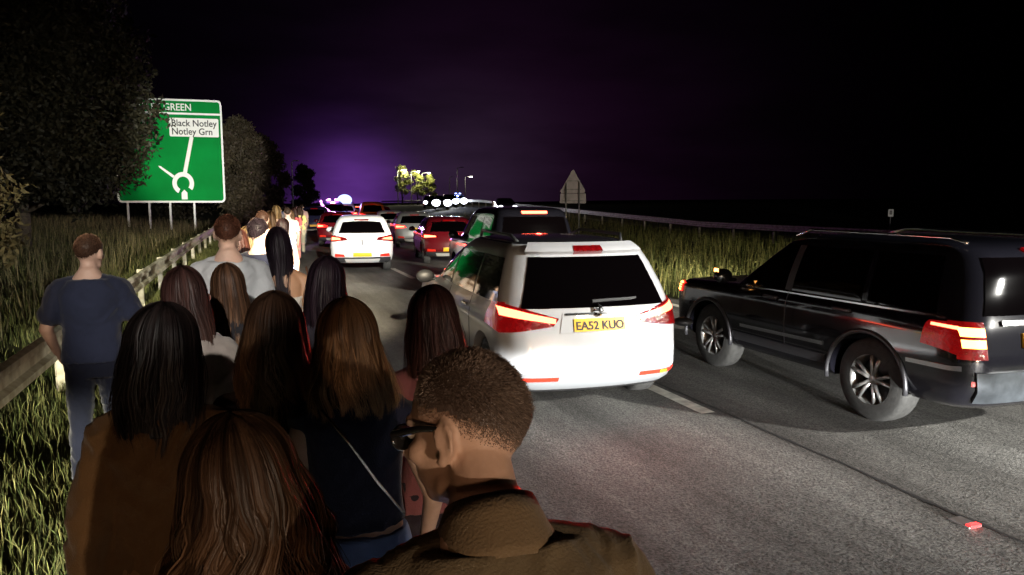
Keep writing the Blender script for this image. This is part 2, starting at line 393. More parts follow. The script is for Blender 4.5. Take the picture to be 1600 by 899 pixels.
def fast_mesh(name, vv, polys, m, cols=None, label=None, cat=None, parent=None, kind='stuff', smooth=False):
    me = bpy.data.meshes.new(name); me.vertices.add(len(vv)); me.vertices.foreach_set('co', np.ascontiguousarray(vv, np.float32).ravel())
    li = np.concatenate([p.ravel() for p in polys]); tot = np.concatenate([np.full(len(p), p.shape[1]) for p in polys])
    me.loops.add(len(li)); me.loops.foreach_set('vertex_index', li.astype(np.int32))
    me.polygons.add(len(tot)); st = np.concatenate([[0], np.cumsum(tot)[:-1]])
    me.polygons.foreach_set('loop_start', st.astype(np.int32)); me.polygons.foreach_set('loop_total', tot.astype(np.int32))
    if smooth: me.polygons.foreach_set('use_smooth', [True] * len(tot))
    me.update(calc_edges=True)
    if cols is not None:
        at_ = me.color_attributes.new('col', 'FLOAT_COLOR', 'POINT')
        at_.data.foreach_set('color', np.hstack([cols, np.ones((len(cols), 1))]).astype(np.float32).ravel())
    me.materials.append(m); o = link(name, me, None, parent)
    if label: tag(o, label, cat, kind=kind)
    return o
pts = []
while len(pts) < 105000:
    s = 1 + 45 * random.random() ** 1.8; L = -.95 - 11 * random.random() ** 1.6
    if noise.noise(Vector((s * .9, L * .9, 3))) < -.28 and random.random() < .7: continue
    pts.append(tuple(road(s, L)))
blades('grass', pts, .04, .21, .0030, (.045, .065, .014), (.20, .19, .065), 'rough yellow green grass along the left verge', 'grass', .6)
pts = []
while len(pts) < 26000:
    s = 6 + 60 * random.random() ** 1.3; L = 8.5 + 18 * random.random() ** 1.3
    if s < 12 and L < 8: continue
    if noise.noise(Vector((s * .5, L * .5, 7))) < -.2 and random.random() < .6: continue
    k = 1.0 if L > 9.6 else .45
    pts.append(tuple(road(s, L)))
blades('tall_weeds', pts, .22, .75, .008, (.07, .09, .02), (.30, .27, .09), 'tall leafy yellow green weeds on the verge between the roads', 'weeds', .35, leafy=7)
# dry scrub beyond the barrier on the left, under the sign
pts = [tuple(road(12 + 50 * random.random(), -3.2 - 12 * random.random())) for _ in range(9000)]
blades('scrub', pts, .25, .8, .010, (.05, .045, .02), (.17, .14, .07), 'dry brown scrub beyond the left barrier under the sign', 'scrub', .5, leafy=3)

# ------------------------------------------------------------------ trees
BARK = mat('bark', (.08, .06, .04), .9, noise_=.5, nscale=10, bump=.6, bscale=20)
def leafmat(name, c): return mat(name, c, .65, spec=.25, vcol='col')
def tree(name, base, height, rad, nleaf, c0, c1, label, lobes, leaf=.09, rz=1.0, low=.18, group=None):
    root = empty(name, base, random.uniform(0, 6), label, 'tree', group); root.rotation_euler = (0, 0, 0)
    tb = MB(); th = height * .75
    pts = [Vector((.15 * math.sin(i * .9), .12 * math.cos(i * 1.3), th * i / 7)) for i in range(8)]
    tb.tube(pts, [height * .024 * (1 - .11 * i) for i in range(8)], 9)
    rnd = random.Random(len(label)); ls = []
    for i in range(lobes):
        f = low + (1 - low) * (i + .5) / lobes; a = i * 2.4 + rnd.uniform(-.5, .5)
        rr = rad * rz * math.sqrt(max(.05, 1 - (2 * (f - low) / (1 - low) - .9) ** 2 * .8)) * rnd.uniform(.35, .95)
        c = Vector((math.cos(a) * rr, math.sin(a) * rr, height * f)); s = rad * rnd.uniform(.28, .5)
        ls.append((c, s))
        st = pts[min(7, int(f * 8 * .8))]; md = (st + c) * .5 + Vector((0, 0, -.3))
        tb.tube([st, md, c], [height * .009, height * .006, height * .002], 6)
    tb.build('trunk', BARK, root, True)
    k = nleaf // lobes; P = []; C = []
    for c, s in ls:
        d = RNG.normal(size=(k, 3)); d /= np.linalg.norm(d, axis=1)[:, None]
        r_ = s * RNG.uniform(.3, 1.0, (k, 1)) ** .5
        nn = np.array([noise.noise(Vector(q) * 2.2 + c) for q in d]); r_ = r_ * (1 + .55 * nn)[:, None]
        p = np.array(c) + d * r_ * np.array([1, 1, .85]); P.append(p)
        C.append(np.full((k, 1), rnd.uniform(.7, 1.25)))
    P = np.vstack(P); C = np.vstack(C); n = len(P)
    a = RNG.normal(size=(n, 3)); a /= np.linalg.norm(a, axis=1)[:, None]; b = np.cross(a, RNG.normal(size=(n, 3))); b /= np.linalg.norm(b, axis=1)[:, None]
    sz = (leaf * RNG.uniform(.6, 1.4, n))[:, None]
    v = np.stack([P, P + a * sz + b * sz * .45, P + a * sz * 2.1, P + a * sz - b * sz * .45], 1).reshape(-1, 3)
    q = np.arange(n) * 4; q = np.stack([q, q + 1, q + 2, q + 3], 1)
    col = (np.array(c0) + (np.array(c1) - np.array(c0)) * RNG.uniform(0, 1, (n, 1))) * C
    fast_mesh('crown', v, [q], LEAF, np.repeat(col, 4, 0), parent=root)
    return root
LEAF = leafmat('leaves', (.05, .05, .02))
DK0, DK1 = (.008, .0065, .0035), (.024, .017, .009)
def gp(px, Y): x = (px - 800) / F * Y * math.cos(R(PITCH)) + 0; s, L = sL(x, Y); return road(s, L), s, L
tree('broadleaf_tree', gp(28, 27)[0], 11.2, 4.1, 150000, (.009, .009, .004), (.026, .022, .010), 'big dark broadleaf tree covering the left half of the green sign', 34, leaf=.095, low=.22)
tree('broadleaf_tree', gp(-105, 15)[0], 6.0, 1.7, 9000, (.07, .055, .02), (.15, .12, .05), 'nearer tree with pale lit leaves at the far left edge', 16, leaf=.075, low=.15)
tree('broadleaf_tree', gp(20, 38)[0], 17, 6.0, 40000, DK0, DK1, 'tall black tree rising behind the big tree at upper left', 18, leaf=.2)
tree('broadleaf_tree', gp(375, 60)[0], 8.2, 2.3, 26000, (.03, .022, .012), (.065, .05, .028), 'brownish tree just right of the green sign', 20, leaf=.14, low=.08)
tree('broadleaf_tree', gp(418, 78)[0], 8.4, 2.0, 18000, (.03, .022, .012), (.06, .045, .028), 'smaller rounded tree behind the tree right of the sign', 18, leaf=.16, low=.08)
tree('broadleaf_tree', gp(478, 120)[0], 7.6, 2.4, 9000, (.02, .016, .012), (.04, .03, .022), 'faint far tree under the purple glow by the lamp post', 10, leaf=.18, low=.08)
tree('hedge_tree', gp(270, 75)[0], 5.5, 4.5, 8000, DK0, DK1, 'low dark tree seen beneath the green sign', 12, leaf=.14, low=.05)
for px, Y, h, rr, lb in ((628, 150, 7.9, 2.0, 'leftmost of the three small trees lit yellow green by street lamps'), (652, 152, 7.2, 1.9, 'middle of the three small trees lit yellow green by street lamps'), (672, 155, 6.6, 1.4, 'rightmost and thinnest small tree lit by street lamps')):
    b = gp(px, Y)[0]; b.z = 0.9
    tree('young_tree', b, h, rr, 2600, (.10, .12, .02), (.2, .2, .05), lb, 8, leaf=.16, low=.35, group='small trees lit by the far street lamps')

# ------------------------------------------------------------------ street lamps, far away
LAMPW = mat('lit_street_lamp', (1, 1, 1), .3, emit=(1, .93, .85), es=22)
POLE = mat('pale_lamp_column', (.55, .55, .52), .5, metal=.3, noise_=.2)
def street_lamp(px, pytop, Y, label, lit=True, arm=1.2, power=900):
    b = gp(px, Y)[0]; z = at(px, pytop, Y).z; h = z - b.z
    r = empty('street_lamp', b, 0, label, 'street lamp', 'street lamps over the far junction')
    MB().tube([(0, 0, 0), (0, 0, h * .5), (0, 0, h - .3), (.15 * arm, 0, h - .05), (arm, 0, h + .03)], [.11, .09, .07, .05, .04], 8).build('column', POLE, r, True)
    MB().box(arm - .1, arm + .6, -.13, .13, h - .02, h + .12).build('lamp_head', DKSTEEL, r, bevel=.03)
    if lit:
        MB().ellipsoid((arm + .25, 0, h - .07), (.3, .2, .12)).build('lamp_glass', LAMPW, r, True)
        l = bpy.data.lights.new('lamp_light', 'POINT'); l.energy = power; l.color = (1, .93, .7); l.shadow_soft_size = .3
        o = bpy.data.objects.new('lamp_light', l); COL.objects.link(o); o.parent = r; o.location = (arm + .25, 0, h - .35)
    return r
street_lamp(622, 266, 148, 'street lamp column standing in the leftmost lit small tree', True, power=1500)
street_lamp(643, 268, 150, 'lit street lamp beside the middle small tree', True, power=1500)
street_lamp(660, 270, 153, 'lit street lamp beside the rightmost small tree', True, power=1200)
street_lamp(715, 262, 140, 'tall curved unlit lamp column above the white glare', False, .6)
street_lamp(703, 277, 190, 'short lamp column left of the tall curved one', False, .3)
street_lamp(727, 276, 175, 'single lit street lamp right of the tall curved column', True, power=300)
street_lamp(458, 252, 95, 'thin lamp column standing alone beside the left trees', False, .3)

# ------------------------------------------------------------------ the green direction sign
SG = mat('green_sign_sheeting', (.0, .22, .035), .6, spec=.05, col2=(.0, .17, .026), nscale=.5)
SW = mat('white_sign_sheeting', (.8, .8, .74), .6, spec=.05)
SB = mat('grey_sign_back', (.2, .2, .2), .6, metal=.2, noise_=.3, nscale=3)
sp = at(352, 317, 50.0); wS, hS = 7.3, 6.75
sg = empty('direction_sign', (sp.x - wS * .43, 50 - wS * .12, gz(50, -3.5)), R(16), 'large green direction sign with roundabout symbol half hidden by the tree', 'road sign')
z0 = sp.z - sg.location.z; sg.scale = (.9, 1, 1)
def rrect(x0, x1, zz0, zz1, r, y, n=6):
    v = []
    for cx, cz, a0 in ((x1 - r, zz1 - r, 0), (x0 + r, zz1 - r, 90), (x0 + r, zz0 + r, 180), (x1 - r, zz0 + r, 270)):
        for i in range(n + 1): a = R(a0 + 90 * i / n); v.append((cx + r * math.cos(a), y, cz + r * math.sin(a)))
    return v
def plate(name, poly, m, parent, th=.01, bev=0):
    k = len(poly); v = poly + [(x, y + th, z) for x, y, z in poly]
    f = [tuple(range(k)), tuple(2 * k - 1 - i for i in range(k))] + [(i, i + k, (i + 1) % k + k, (i + 1) % k) for i in range(k)]
    return MB().add(v, f).build(name, m, parent)
def ring_plate(name, outer, inner, m, parent, th):
    k = len(outer); v = outer + inner + [(x, y + th, z) for x, y, z in outer] + [(x, y + th, z) for x, y, z in inner]
    f = []
    for i in range(k):
        j = (i + 1) % k; f += [(i, j, j + k, i + k), (i + 2 * k, i + 3 * k, j + 3 * k, j + 2 * k), (i, i + 2 * k, j + 2 * k, j), (i + k, j + k, j + 3 * k, i + 3 * k)]
    return MB().add(v, f).build(name, m, parent)
X0, X1, Z0, Z1 = -wS / 2, wS / 2, z0, z0 + hS
plate('sign_panel', rrect(X0, X1, Z0, Z1, .3, 0), SG, sg, .03)  # face sheet
ring_plate('border', rrect(X0, X1, Z0, Z1, .3, -.012), rrect(X0 + .13, X1 - .13, Z0 + .13, Z1 - .13, .2, -.012), SW, sg, .008)
plate('divider_bar', [(X0 + .1, -.014, Z1 - 1.0), (X1 - .1, -.014, Z1 - 1.0), (X1 - .1, -.014, Z1 - .87), (X0 + .1, -.014, Z1 - .87)], SW, sg, .008)
plate('name_panel', rrect(X1 - 3.62, X1 - .26, Z1 - 2.42, Z1 - 1.22, .1, -.014), SW, sg, .008)
def text(s, name, size, loc, m, parent, rot=(R(90), 0, 0), ext=.004, align='LEFT', off=.0, sx=1):
    c = bpy.data.curves.new(name, 'FONT'); c.body = s; c.size = size; c.extrude = ext; c.align_x = align; c.offset = off
    o = bpy.data.objects.new('t', c); COL.objects.link(o)
    dg = bpy.context.evaluated_depsgraph_get(); me = bpy.data.meshes.new_from_object(o.evaluated_get(dg)); bpy.data.objects.remove(o)
    me.name = name; q = link(name, me, m, parent); me.materials.clear(); me.materials.append(m)
    q.location = loc; q.rotation_euler = rot; q.scale = (sx, 1, 1); return q
text('NOTLEY GREEN', 'lettering', .64, (X1 - 2.05, -.016, Z1 - .74), SW, sg, align='RIGHT', off=.008, sx=.95)
text('Black Notley', 'lettering', .60, (X1 - 3.48, -.022, Z1 - 1.74), INK, sg, off=.008, sx=.99)
text('Notley Grn', 'lettering', .60, (X1 - 3.48, -.022, Z1 - 2.28), INK, sg, off=.008, sx=.99)
# roundabout symbol: ring with a gap, stem, arrow, side arm
cx, cz = X1 - 2.87, Z0 + 1.28
arc = [R(-38 + i * 9.6) for i in range(30)]
outer = [(cx + .74 * math.cos(a), -.014, cz + .74 * math.sin(a)) for a in arc]; inner = [(cx + .44 * math.cos(a), -.014, cz + .44 * math.sin(a)) for a in arc]
mb = MB(); k = len(arc); v = outer + inner + [(x, y + .008, z) for x, y, z in outer + inner]
f = [(i, i + 1, i + 1 + k, i + k) for i in range(k - 1)] + [(i, i + 2 * k, i + 1 + 2 * k, i + 1) for i in range(k - 1)] + [(i + k, i + 1 + k, i + 1 + 3 * k, i + 3 * k) for i in range(k - 1)]
mb.add(v, f).build('roundabout_ring', SW, sg)
def bar(name, p, q, w0, w1, tipl=0):
    p, q = Vector(p), Vector(q); d = (q - p).normalized(); n = Vector((-d.y, d.x))
    poly = [p - n * w0, p + n * w0, q + n * w1]
    if tipl: poly.append(q + d * tipl)
    poly.append(q - n * w1); poly = [(a.x, -.017, a.y) for a in reversed(poly)]
    plate(name, poly, SW, sg, .005)
bar('exit_arm', (cx + .15, cz + .68), (cx + .72, cz + 3.0), .13, .13, .22)
bar('approach_stem', (cx + .05, Z0 + .22), (cx + .05, cz - .62), .2, .2, .2)
bar('side_arm', (cx - .62, cz + .42), (cx - 1.5, cz + 1.05), .09, .07, .15)
for i, x in enumerate((X0 + .62, X0 + 2.05, X0 + 3.45, X0 + 5.1)):
    MB().box(x - .07, x + .07, .035, .16, -1.2, Z1 - .4).build('sign_post', POLE, sg, bevel=.01)
for z in np.arange(Z0 + .5, Z1, 1.05): MB().box(X0 + .2, X1 - .2, .032, .06, z, z + .06).build('stiffener', SB, sg)

# triangular warning sign seen from behind
p = gp(895, 35)[0]; ts = empty('warning_sign', p, R(-8), 'grey back of a triangular warning sign with a plate below on two posts', 'road sign')
b_ = at(895, 318, 35).z - p.z; m_ = at(895, 302, 35).z - p.z; t_ = at(895, 263, 35).z - p.z
GB = mat('grey_sign_rear', (.34, .3, .3), .55, metal=.1, noise_=.25, nscale=4)
tri = [Vector((-.64, m_)), Vector((.64, m_)), Vector((0, t_))]; tp = []
cgv = (tri[0] + tri[1] + tri[2]) / 3
for i, q in enumerate(tri):
    a, c = tri[i - 1], tri[(i + 1) % 3]
    for u in (.0, .5, 1): tp.append(tuple((q + (a - q).normalized() * .09 * (1 - u) + (c - q).normalized() * .09 * u + (cgv - q) * (.02 if u == .5 else 0)).to_3d().xzy))
plate('triangle_panel', tp, GB, ts, .02)
plate('supplementary_plate', rrect(-.62, .62, b_, m_ - .02, .05, 0), GB, ts, .02)
for z in (m_ + .15, m_ + .55, b_ + .1): MB().box(-.4 if z < m_ + .4 and z > m_ else (-.25 if z > m_ else -.5), .4 if z < m_ + .4 and z > m_ else (.25 if z > m_ else .5), -.035, -.003, z, z + .04).build('clip_rail', DKSTEEL, ts)
for x in (-.32, .3): MB().tube([(x, -.07, -.3), (x, -.07, m_ + .5 if x < 0 else m_ + .55)], .035, 10).build('sign_post', DKSTEEL, ts, True)
# little marker plate far right
p = gp(1393, 48)[0]; ms = empty('marker_sign', p, R(-15), 'tiny pale marker plate standing alone in the dark at right', 'marker sign')
z = at(1393, 333, 48).z - p.z
plate('marker_panel', rrect(-.16, .16, z - .24, z + .24, .03, 0), SW, ms, .01); plate('marker_inset', rrect(-.08, .08, z - .1, z + .16, .03, -.004), DKSTEEL, ms, .003)
MB().tube([(0, .04, -.2), (0, .04, z + .1)], .03, 8).build('sign_post', DKSTEEL, ms, True)
# road studs
def stud(s, L, label, m):
    r = empty('road_stud', road(s, L, .006), -heading(s), label, 'road stud', 'reflective studs along the lane line')
    MB().box(-.055, .055, -.075, .075, 0, .012).build('casting', DKSTEEL, r, bevel=.006)
    MB().box(-.045, .045, -.078, -.04, .004, .022).build('reflector', m, r, bevel=.003)
stud(3.15, 4.17, 'nearest road stud glowing red on the lane seam', mat('glowing_stud_reflector', (.9, .02, .02), .2, emit=(1, .03, .03), es=3))  # reflector emits in place of the light it would throw back
# ------------------------------------------------------------------ vehicles
def paint(name, c, rough=.28, metal=0.0): return mat(name, c, rough, metal=metal, coat=.8, spec=.5)
class Car:
    def __init__(s, name, label, px, Y, hd, levels, body, wheels=(-1.35, 1.35), wr=.33, r=.22, bulge=.10, sx=1, sy=1, sz=1, cat='car', group='cars queueing on the road', cut=True, loc=None, seg=96, far=False):
        if loc is None: loc = Vector(((px - 800) / F * Y, Y, 0))
        s.root = empty(name, loc, hd, label, cat, group); s.r0 = r; s.bulge = bulge; s.wr = wr
        lv = np.array(levels, float); s.z = lv[:, 0] * sz; s.yr = lv[:, 1] * sy; s.yf = lv[:, 2] * sy; s.w = lv[:, 3] * sx; s.H = s.z[-1]
        s.wheels = [q * sy for q in wheels]; s.paint = body
        zs = []
        for a, b in zip(s.z[:-1], s.z[1:]):
            n = max(1, int((b - a) / .05)); zs += list(a + (b - a) * np.arange(n) / n)
        zs.append(s.z[-1])
        us = np.linspace(-1, 1, seg + 1)[:-1]; vs = [s.P(z, u) for z in zs for u in us]; n = len(us); k = len(zs)
        top = np.array(vs[-n:]); c = top.mean(0)
        for q, dz in ((.8, .010), (.5, .018), (.2, .022)): vs += [tuple(c + (t - c) * q + np.array([0, 0, dz])) for t in top]
        k += 3
        fs = [(i * n + j, i * n + (j + 1) % n, (i + 1) * n + (j + 1) % n, (i + 1) * n + j) for i in range(k - 1) for j in range(n)]
        fs += [tuple(range(n - 1, -1, -1)), tuple((k - 1) * n + j for j in range(n))]
        mb = MB().add(vs, fs)
        if cut:
            cs = MB()
            for y in s.wheels:
                for sd in (-1, 1):
                    xx = s.width(wr) * 1.0; a, b = sorted((sd * (xx - .27), sd * (xx + .2)))
                    m1 = MB(); nn = 28; v = [(x, y + (wr + .055) * math.cos(2 * math.pi * j / nn), wr + (wr + .055) * math.sin(2 * math.pi * j / nn)) for x in (a, b) for j in range(nn)]
                    f = [(j, (j + 1) % nn, nn + (j + 1) % nn, nn + j) for j in range(nn)] + [tuple(range(nn - 1, -1, -1)), tuple(nn + j for j in range(nn))]
                    cs.add(v, f)
            cm = cs.mesh('cut'); bmm = bmesh.new(); bmm.from_mesh(cm); bmesh.ops.recalc_face_normals(bmm, faces=bmm.faces); bmm.to_mesh(cm); bmm.free()
            co = bpy.data.objects.new('cut', cm); COL.objects.link(co)
            bm_ = mb.mesh('b'); bmm = bmesh.new(); bmm.from_mesh(bm_); bmesh.ops.recalc_face_normals(bmm, faces=bmm.faces); bmm.to_mesh(bm_); bmm.free()
            def mods(o):
                m = o.modifiers.new('b', 'BOOLEAN'); m.operation = 'DIFFERENCE'; m.object = co; m.solver = 'EXACT'
            me = baked(bm_, mods, 'body'); bpy.data.objects.remove(co)
        else: me = mb.mesh('body')
        me.polygons.foreach_set('use_smooth', [True] * len(me.polygons)); me.set_sharp_from_angle(angle=R(38))
        s.body = link('body', me, body, s.root)
        for y in s.wheels:
            for sd in (-1, 1): s.wheel(y, sd, far)
    def width(s, z): return float(np.interp(z, s.z, s.w))
    def P(s, z, u):
        yr = float(np.interp(z, s.z, s.yr)); yf = float(np.interp(z, s.z, s.yf)); w = s.width(z); r = min(s.r0, w * .6)
        a = abs(u); sg_ = 1 if u >= 0 else -1
        if a < .2: x, y = (w - r) * a / .2, yr
        elif a < .3: q = (a - .2) / .1 * math.pi / 2; x, y = w - r + r * math.sin(q), yr + r - r * math.cos(q)
        elif a < .7: x, y = w, yr + r + (a - .3) / .4 * (yf - yr - 2 * r)
        elif a < .8: q = (a - .7) / .1 * math.pi / 2; x, y = w - r + r * math.cos(q), yf - r + r * math.sin(q)
        else: x, y = (w - r) * (1 - (a - .8) / .2), yf
        t = (x / w) ** 2 if w > 0 else 0; m = (y - (yr + yf) / 2) / ((yf - yr) / 2)
        y += s.bulge * t * max(0, -m) ** 3 - s.bulge * 1.6 * t * max(0, m) ** 3
        x *= 1 - .05 * max(0, m) ** 3 - .02 * max(0, -m) ** 3
        return (sg_ * x, y, z)
    def U(s, mode, c, z):
        yr = float(np.interp(z, s.z, s.yr)); yf = float(np.interp(z, s.z, s.yf)); w = s.width(z); r = min(s.r0, w * .6)
        if mode == 'rear' or mode == 'front':
            a = abs(c)
            if a <= w - r: u = .2 * a / (w - r)
            else: u = .2 + .1 * math.asin(min(1, (a - (w - r)) / r)) / (math.pi / 2)
            if mode == 'front': u = 1 - u
            return math.copysign(u, c) if c else (0 if mode == 'rear' else 1)
        return .3 + .4 * (c - yr - r) / (yf - yr - 2 * r)
    def patch(s, name, m, mode, corners, off=.006, th=.02, nx=12, nz=8, side=1, parent=None, bow=0):
        """corners: bl, br, tr, tl in (c, z); mode rear/front c = x, side c = y, u = raw"""
        V = []; (b0, b1, t1, t0) = [np.array(q, float) for q in corners]
        for j in range(nz + 1):
            for i in range(nx + 1):
                a, b = i / nx, j / nz; q = (b0 * (1 - a) + b1 * a) * (1 - b) + (t0 * (1 - a) + t1 * a) * b
                z = q[1] + bow * 4 * a * (1 - a) * (1 if b > .5 else 0)
                u = q[0] if mode == 'u' else s.U(mode, q[0], z)
                if mode in ('side', 'u'): u *= side
                p = np.array(s.P(z, u)); e = 2e-3
                du = np.array(s.P(z, u + e)) - np.array(s.P(z, u - e)); dzv = np.array(s.P(z + .01, u)) - np.array(s.P(z - .01, u))
                n_ = np.cross(du, dzv); l = np.linalg.norm(n_); n_ = n_ / l if l > 0 else np.array([0, -1, 0])
                if np.dot(n_, p - np.array([0, 0, z])) < 0 and abs(n_[2]) < .95: n_ = -n_
                if n_[2] < 0 and abs(n_[2]) >= .95: n_ = -n_
                V.append((p + n_ * off, p - n_ * th))
        n1 = (nx + 1) * (nz + 1); v = [q[0] for q in V] + [q[1] for q in V]; f = []
        g = lambda i, j: j * (nx + 1) + i
        for j in range(nz):
            for i in range(nx): f += [(g(i, j), g(i + 1, j), g(i + 1, j + 1), g(i, j + 1))]
        for i in range(nx): f += [(g(i, 0), g(i, 0) + n1, g(i + 1, 0) + n1, g(i + 1, 0)), (g(i, nz), g(i + 1, nz), g(i + 1, nz) + n1, g(i, nz) + n1)]
        for j in range(nz): f += [(g(0, j), g(0, j + 1), g(0, j + 1) + n1, g(0, j) + n1), (g(nx, j), g(nx, j) + n1, g(nx, j + 1) + n1, g(nx, j + 1))]
        me = MB().add(v, f).mesh(name); me.polygons.foreach_set('use_smooth', [True] * len(me.polygons)); me.set_sharp_from_angle(angle=R(40))
        return link(name, me, m, parent or s.root)
    def wheel(s, y, sd, far):
        x = sd * (s.width(s.wr) * .985 - .12); wr = s.wr; wd = .11
        mb = MB(); pr = [(-wd, wr * .6), (-wd, wr * .9), (-wd * .8, wr * .985), (-wd * .3, wr), (wd * .3, wr), (wd * .8, wr * .985), (wd, wr * .9), (wd, wr * .66), (wd * .7, wr * .62)]
        mb.lathe(pr, (0, 0, 0), 24 if far else 48)
        t = mb.build('wheel', RUBBER, s.root, True); t.location = (x, y, wr)
        rb = MB(); rb.lathe([(wd * .95, wr * .665), (wd * .9, wr * .60), (wd * .25, wr * .56), (-wd * .6, wr * .55)], (0, 0, 0), 40)
        rb.lathe([(wd * .7, .001), (wd * .72, .045), (wd * .5, .055), (wd * .1, .06)], (0, 0, 0), 20)
        if not far or True:
            for k in range(5):
                for da in (-.13, .13):
                    a = k * 2 * math.pi / 5 + da; b = a + da * .6
                    p0 = Vector((wd * .62, .04 * math.cos(a), .04 * math.sin(a))); p1 = Vector((wd * .8, wr * .6 * math.cos(b), wr * .6 * math.sin(b)))
                    rb.tube([p0, (p0 + p1) / 2 + Vector((.008, 0, 0)), p1], [.022, .017, .02], 6)
        ri = rb.build('rim', ALLOY, t, True)
        dk = MB().lathe([(-wd * .3, .001), (-wd * .3, wr * .56)], (0, 0, 0), 24).build('brake_disc', BLACK, t)
        if sd < 0: ri.scale = (-1, 1, 1); dk.scale = (-1, 1, 1)
        t.rotation_euler = (random.uniform(0, 6), 0, 0)
    def mirror(s, y, z, m, ym=.0):
        for sd in (-1, 1):
            x = sd * (s.width(z) + .0); mb = MB().ellipsoid((x + sd * .13, y, z + .02), (.12, .07, .085)); mb.capsule((x - sd * .04, y, z - .03), (x + sd * .08, y, z - .02), .02, .02)
            mb.build('wing_mirror', m, s.root, True)
    def number_plate(s, z, txt=None, w=.52, h=.115, m=None, x0=0):
        p = s.patch('number_plate', m or YPLATE, 'rear', [(x0 - w / 2, z - h / 2), (x0 + w / 2, z - h / 2), (x0 + w / 2, z + h / 2), (x0 - w / 2, z + h / 2)], .018, .0, 8, 2)
        if txt:
            q = text(txt, 'characters', .105, (0, 0, 0), INK, s.root, rot=(0, 0, 0), ext=.002, align='CENTER', off=.002, sx=1); q.parent = p
            for vv in q.data.vertices:
                x, h_ = vv.co.x, z - .037 + vv.co.y; dn = vv.co.z
                pp = s.P(h_, s.U('rear', x, h_)); vv.co = (x, pp[1] - .0215 - dn, h_)
        return p
    def side_windows(s, ybs, zb, zt, rear_in=.0, m=None):
        """ybs list of (y0b, y1b, y0t, y1t)"""
        for (a, b, at_, bt) in ybs:
            for sd in (-1, 1): s.patch('side_window', m or GLASS, 'side', [(a, zb), (b, zb), (bt, zt), (at_, zt)], .005, .01, 8, 6, side=sd)
def red_light(parent, loc, e, c=(1, .03, .02), r=.06):
    l = bpy.data.lights.new('lamp_light', 'SPOT'); l.energy = e * 9; l.color = c; l.shadow_soft_size = r; l.spot_size = R(52); l.spot_blend = .7
    o = bpy.data.objects.new('lamp_light', l); COL.objects.link(o); o.parent = parent; o.location = loc; o.rotation_euler = (R(-107), 0, 0); o.scale = (2.4, 1, 1)

def red_spill(parent, e):
    l = bpy.data.lights.new('lamp_light', 'SPOT'); l.energy = e; l.color = (1, .03, .02); l.shadow_soft_size = .3; l.spot_size = R(150); l.spot_blend = 1
    o = bpy.data.objects.new('lamp_light', l); COL.objects.link(o); o.parent = parent; o.location = (0, -2.75, 1.0); o.rotation_euler = (R(-60), 0, 0)

MPV_L = [(.24, -2.16, 2.2, .84), (.30, -2.25, 2.30, .89), (.42, -2.31, 2.36, .925), (.60, -2.30, 2.38, .935), (.80, -2.27, 2.32, .94), (.92, -2.24, 2.18, .93), (.99, -2.22, 1.75, .91), (1.03, -2.20, 1.25, .895),
         (1.2, -2.12, .92, .85), (1.4, -2.01, .55, .775), (1.52, -1.92, .28, .72), (1.59, -1.80, .05, .67), (1.625, -1.55, -.2, .56)]
BLACKROOF = paint('dark_roof_faces', (.02, .02, .022), .25)
# --- white people carrier, nearest in the left lane
HMPV = R(17.3)
WHITE2 = mat('road_dusted_silver_white_paint', (.50, .51, .53), .3, coat=.7, col2=(.42, .43, .44), nscale=2.5); WHITE = paint('white_car_paint', (.78, .78, .77)); SILVER = paint('silver_car_paint', (.36, .38, .40), .35, .5)
rc = Vector((.83, 6.72, 0)); dirv = Vector((-math.sin(HMPV), math.cos(HMPV), 0))
c = Car('people_carrier', 'white people carrier with yellow plate EA52 KUO and brake lights on, nearest car', 0, 0, HMPV, MPV_L, WHITE2, (-1.48, 1.38), .335, .25, .12, loc=rc + dirv * 2.3, cat='people carrier')
c.patch('rear_window', GLASS, 'rear', [(-.74, 1.02), (.74, 1.02), (.585, 1.475), (-.585, 1.475)], .006, .01, 20, 12)
c.patch('roof_spoiler', WHITE2, 'rear', [(-.6, 1.50), (.6, 1.50), (.54, 1.57), (-.54, 1.57)], .05, .02, 16, 4)
hb = c.patch('high_brake_light', REDLENS, 'rear', [(-.15, 1.50), (.15, 1.50), (.14, 1.535), (-.14, 1.535)], .058, .0, 8, 2)
for sd in (-1, 1):
    k = (lambda q: [(sd * a, b) for a, b in q] if sd > 0 else [(sd * a, b) for a, b in (q[1], q[0], q[3], q[2])])
    tl = c.patch('tail_light', REDLENS, 'rear', k([(.46, .86), (.925, .80), (.905, 1.07), (.40, .93)]), .012, .02, 14, 6)
    c.patch('lit_strip', BRAKE, 'rear', k([(.44, .885), (.90, .955), (.898, 1.03), (.43, .925)]), .019, .0, 14, 3, parent=tl)
    c.patch('lamp_wrap', REDLENS, 'u', [(.27, .80), (.335, .84), (.325, 1.05), (.265, 1.07)], .012, .02, 6, 6, side=sd, parent=tl)
    c.patch('lower_reflector', REFL, 'rear', k([(.42, .36), (.86, .36), (.87, .40), (.42, .40)]), .012, .01, 10, 2)
    red_light(c.root, (sd * .70, -2.46, 1.0), 13)
c.patch('lower_bumper', SILVER, 'rear', [(-.80, .265), (.80, .265), (.80, .44), (-.80, .44)], .008, .02, 24, 4)
c.patch('bumper_lip', BLACK, 'rear', [(-.78, .242), (.78, .242), (.78, .268), (-.78, .268)], .012, .02, 24, 2)
c.patch('amber_marker', AMBER, 'rear', [(.66, .365), (.74, .365), (.74, .395), (.66, .395)], .017, .0, 3, 2)
c.patch('plate_recess', WHITE2, 'rear', [(-.40, .80), (.40, .80), (.36, .975), (-.36, .975)], .007, .02, 10, 3)
c.patch('chrome_bar', CHROME, 'rear', [(-.34, .955), (.34, .955), (.34, .975), (-.34, .975)], .016, .0, 10, 1)
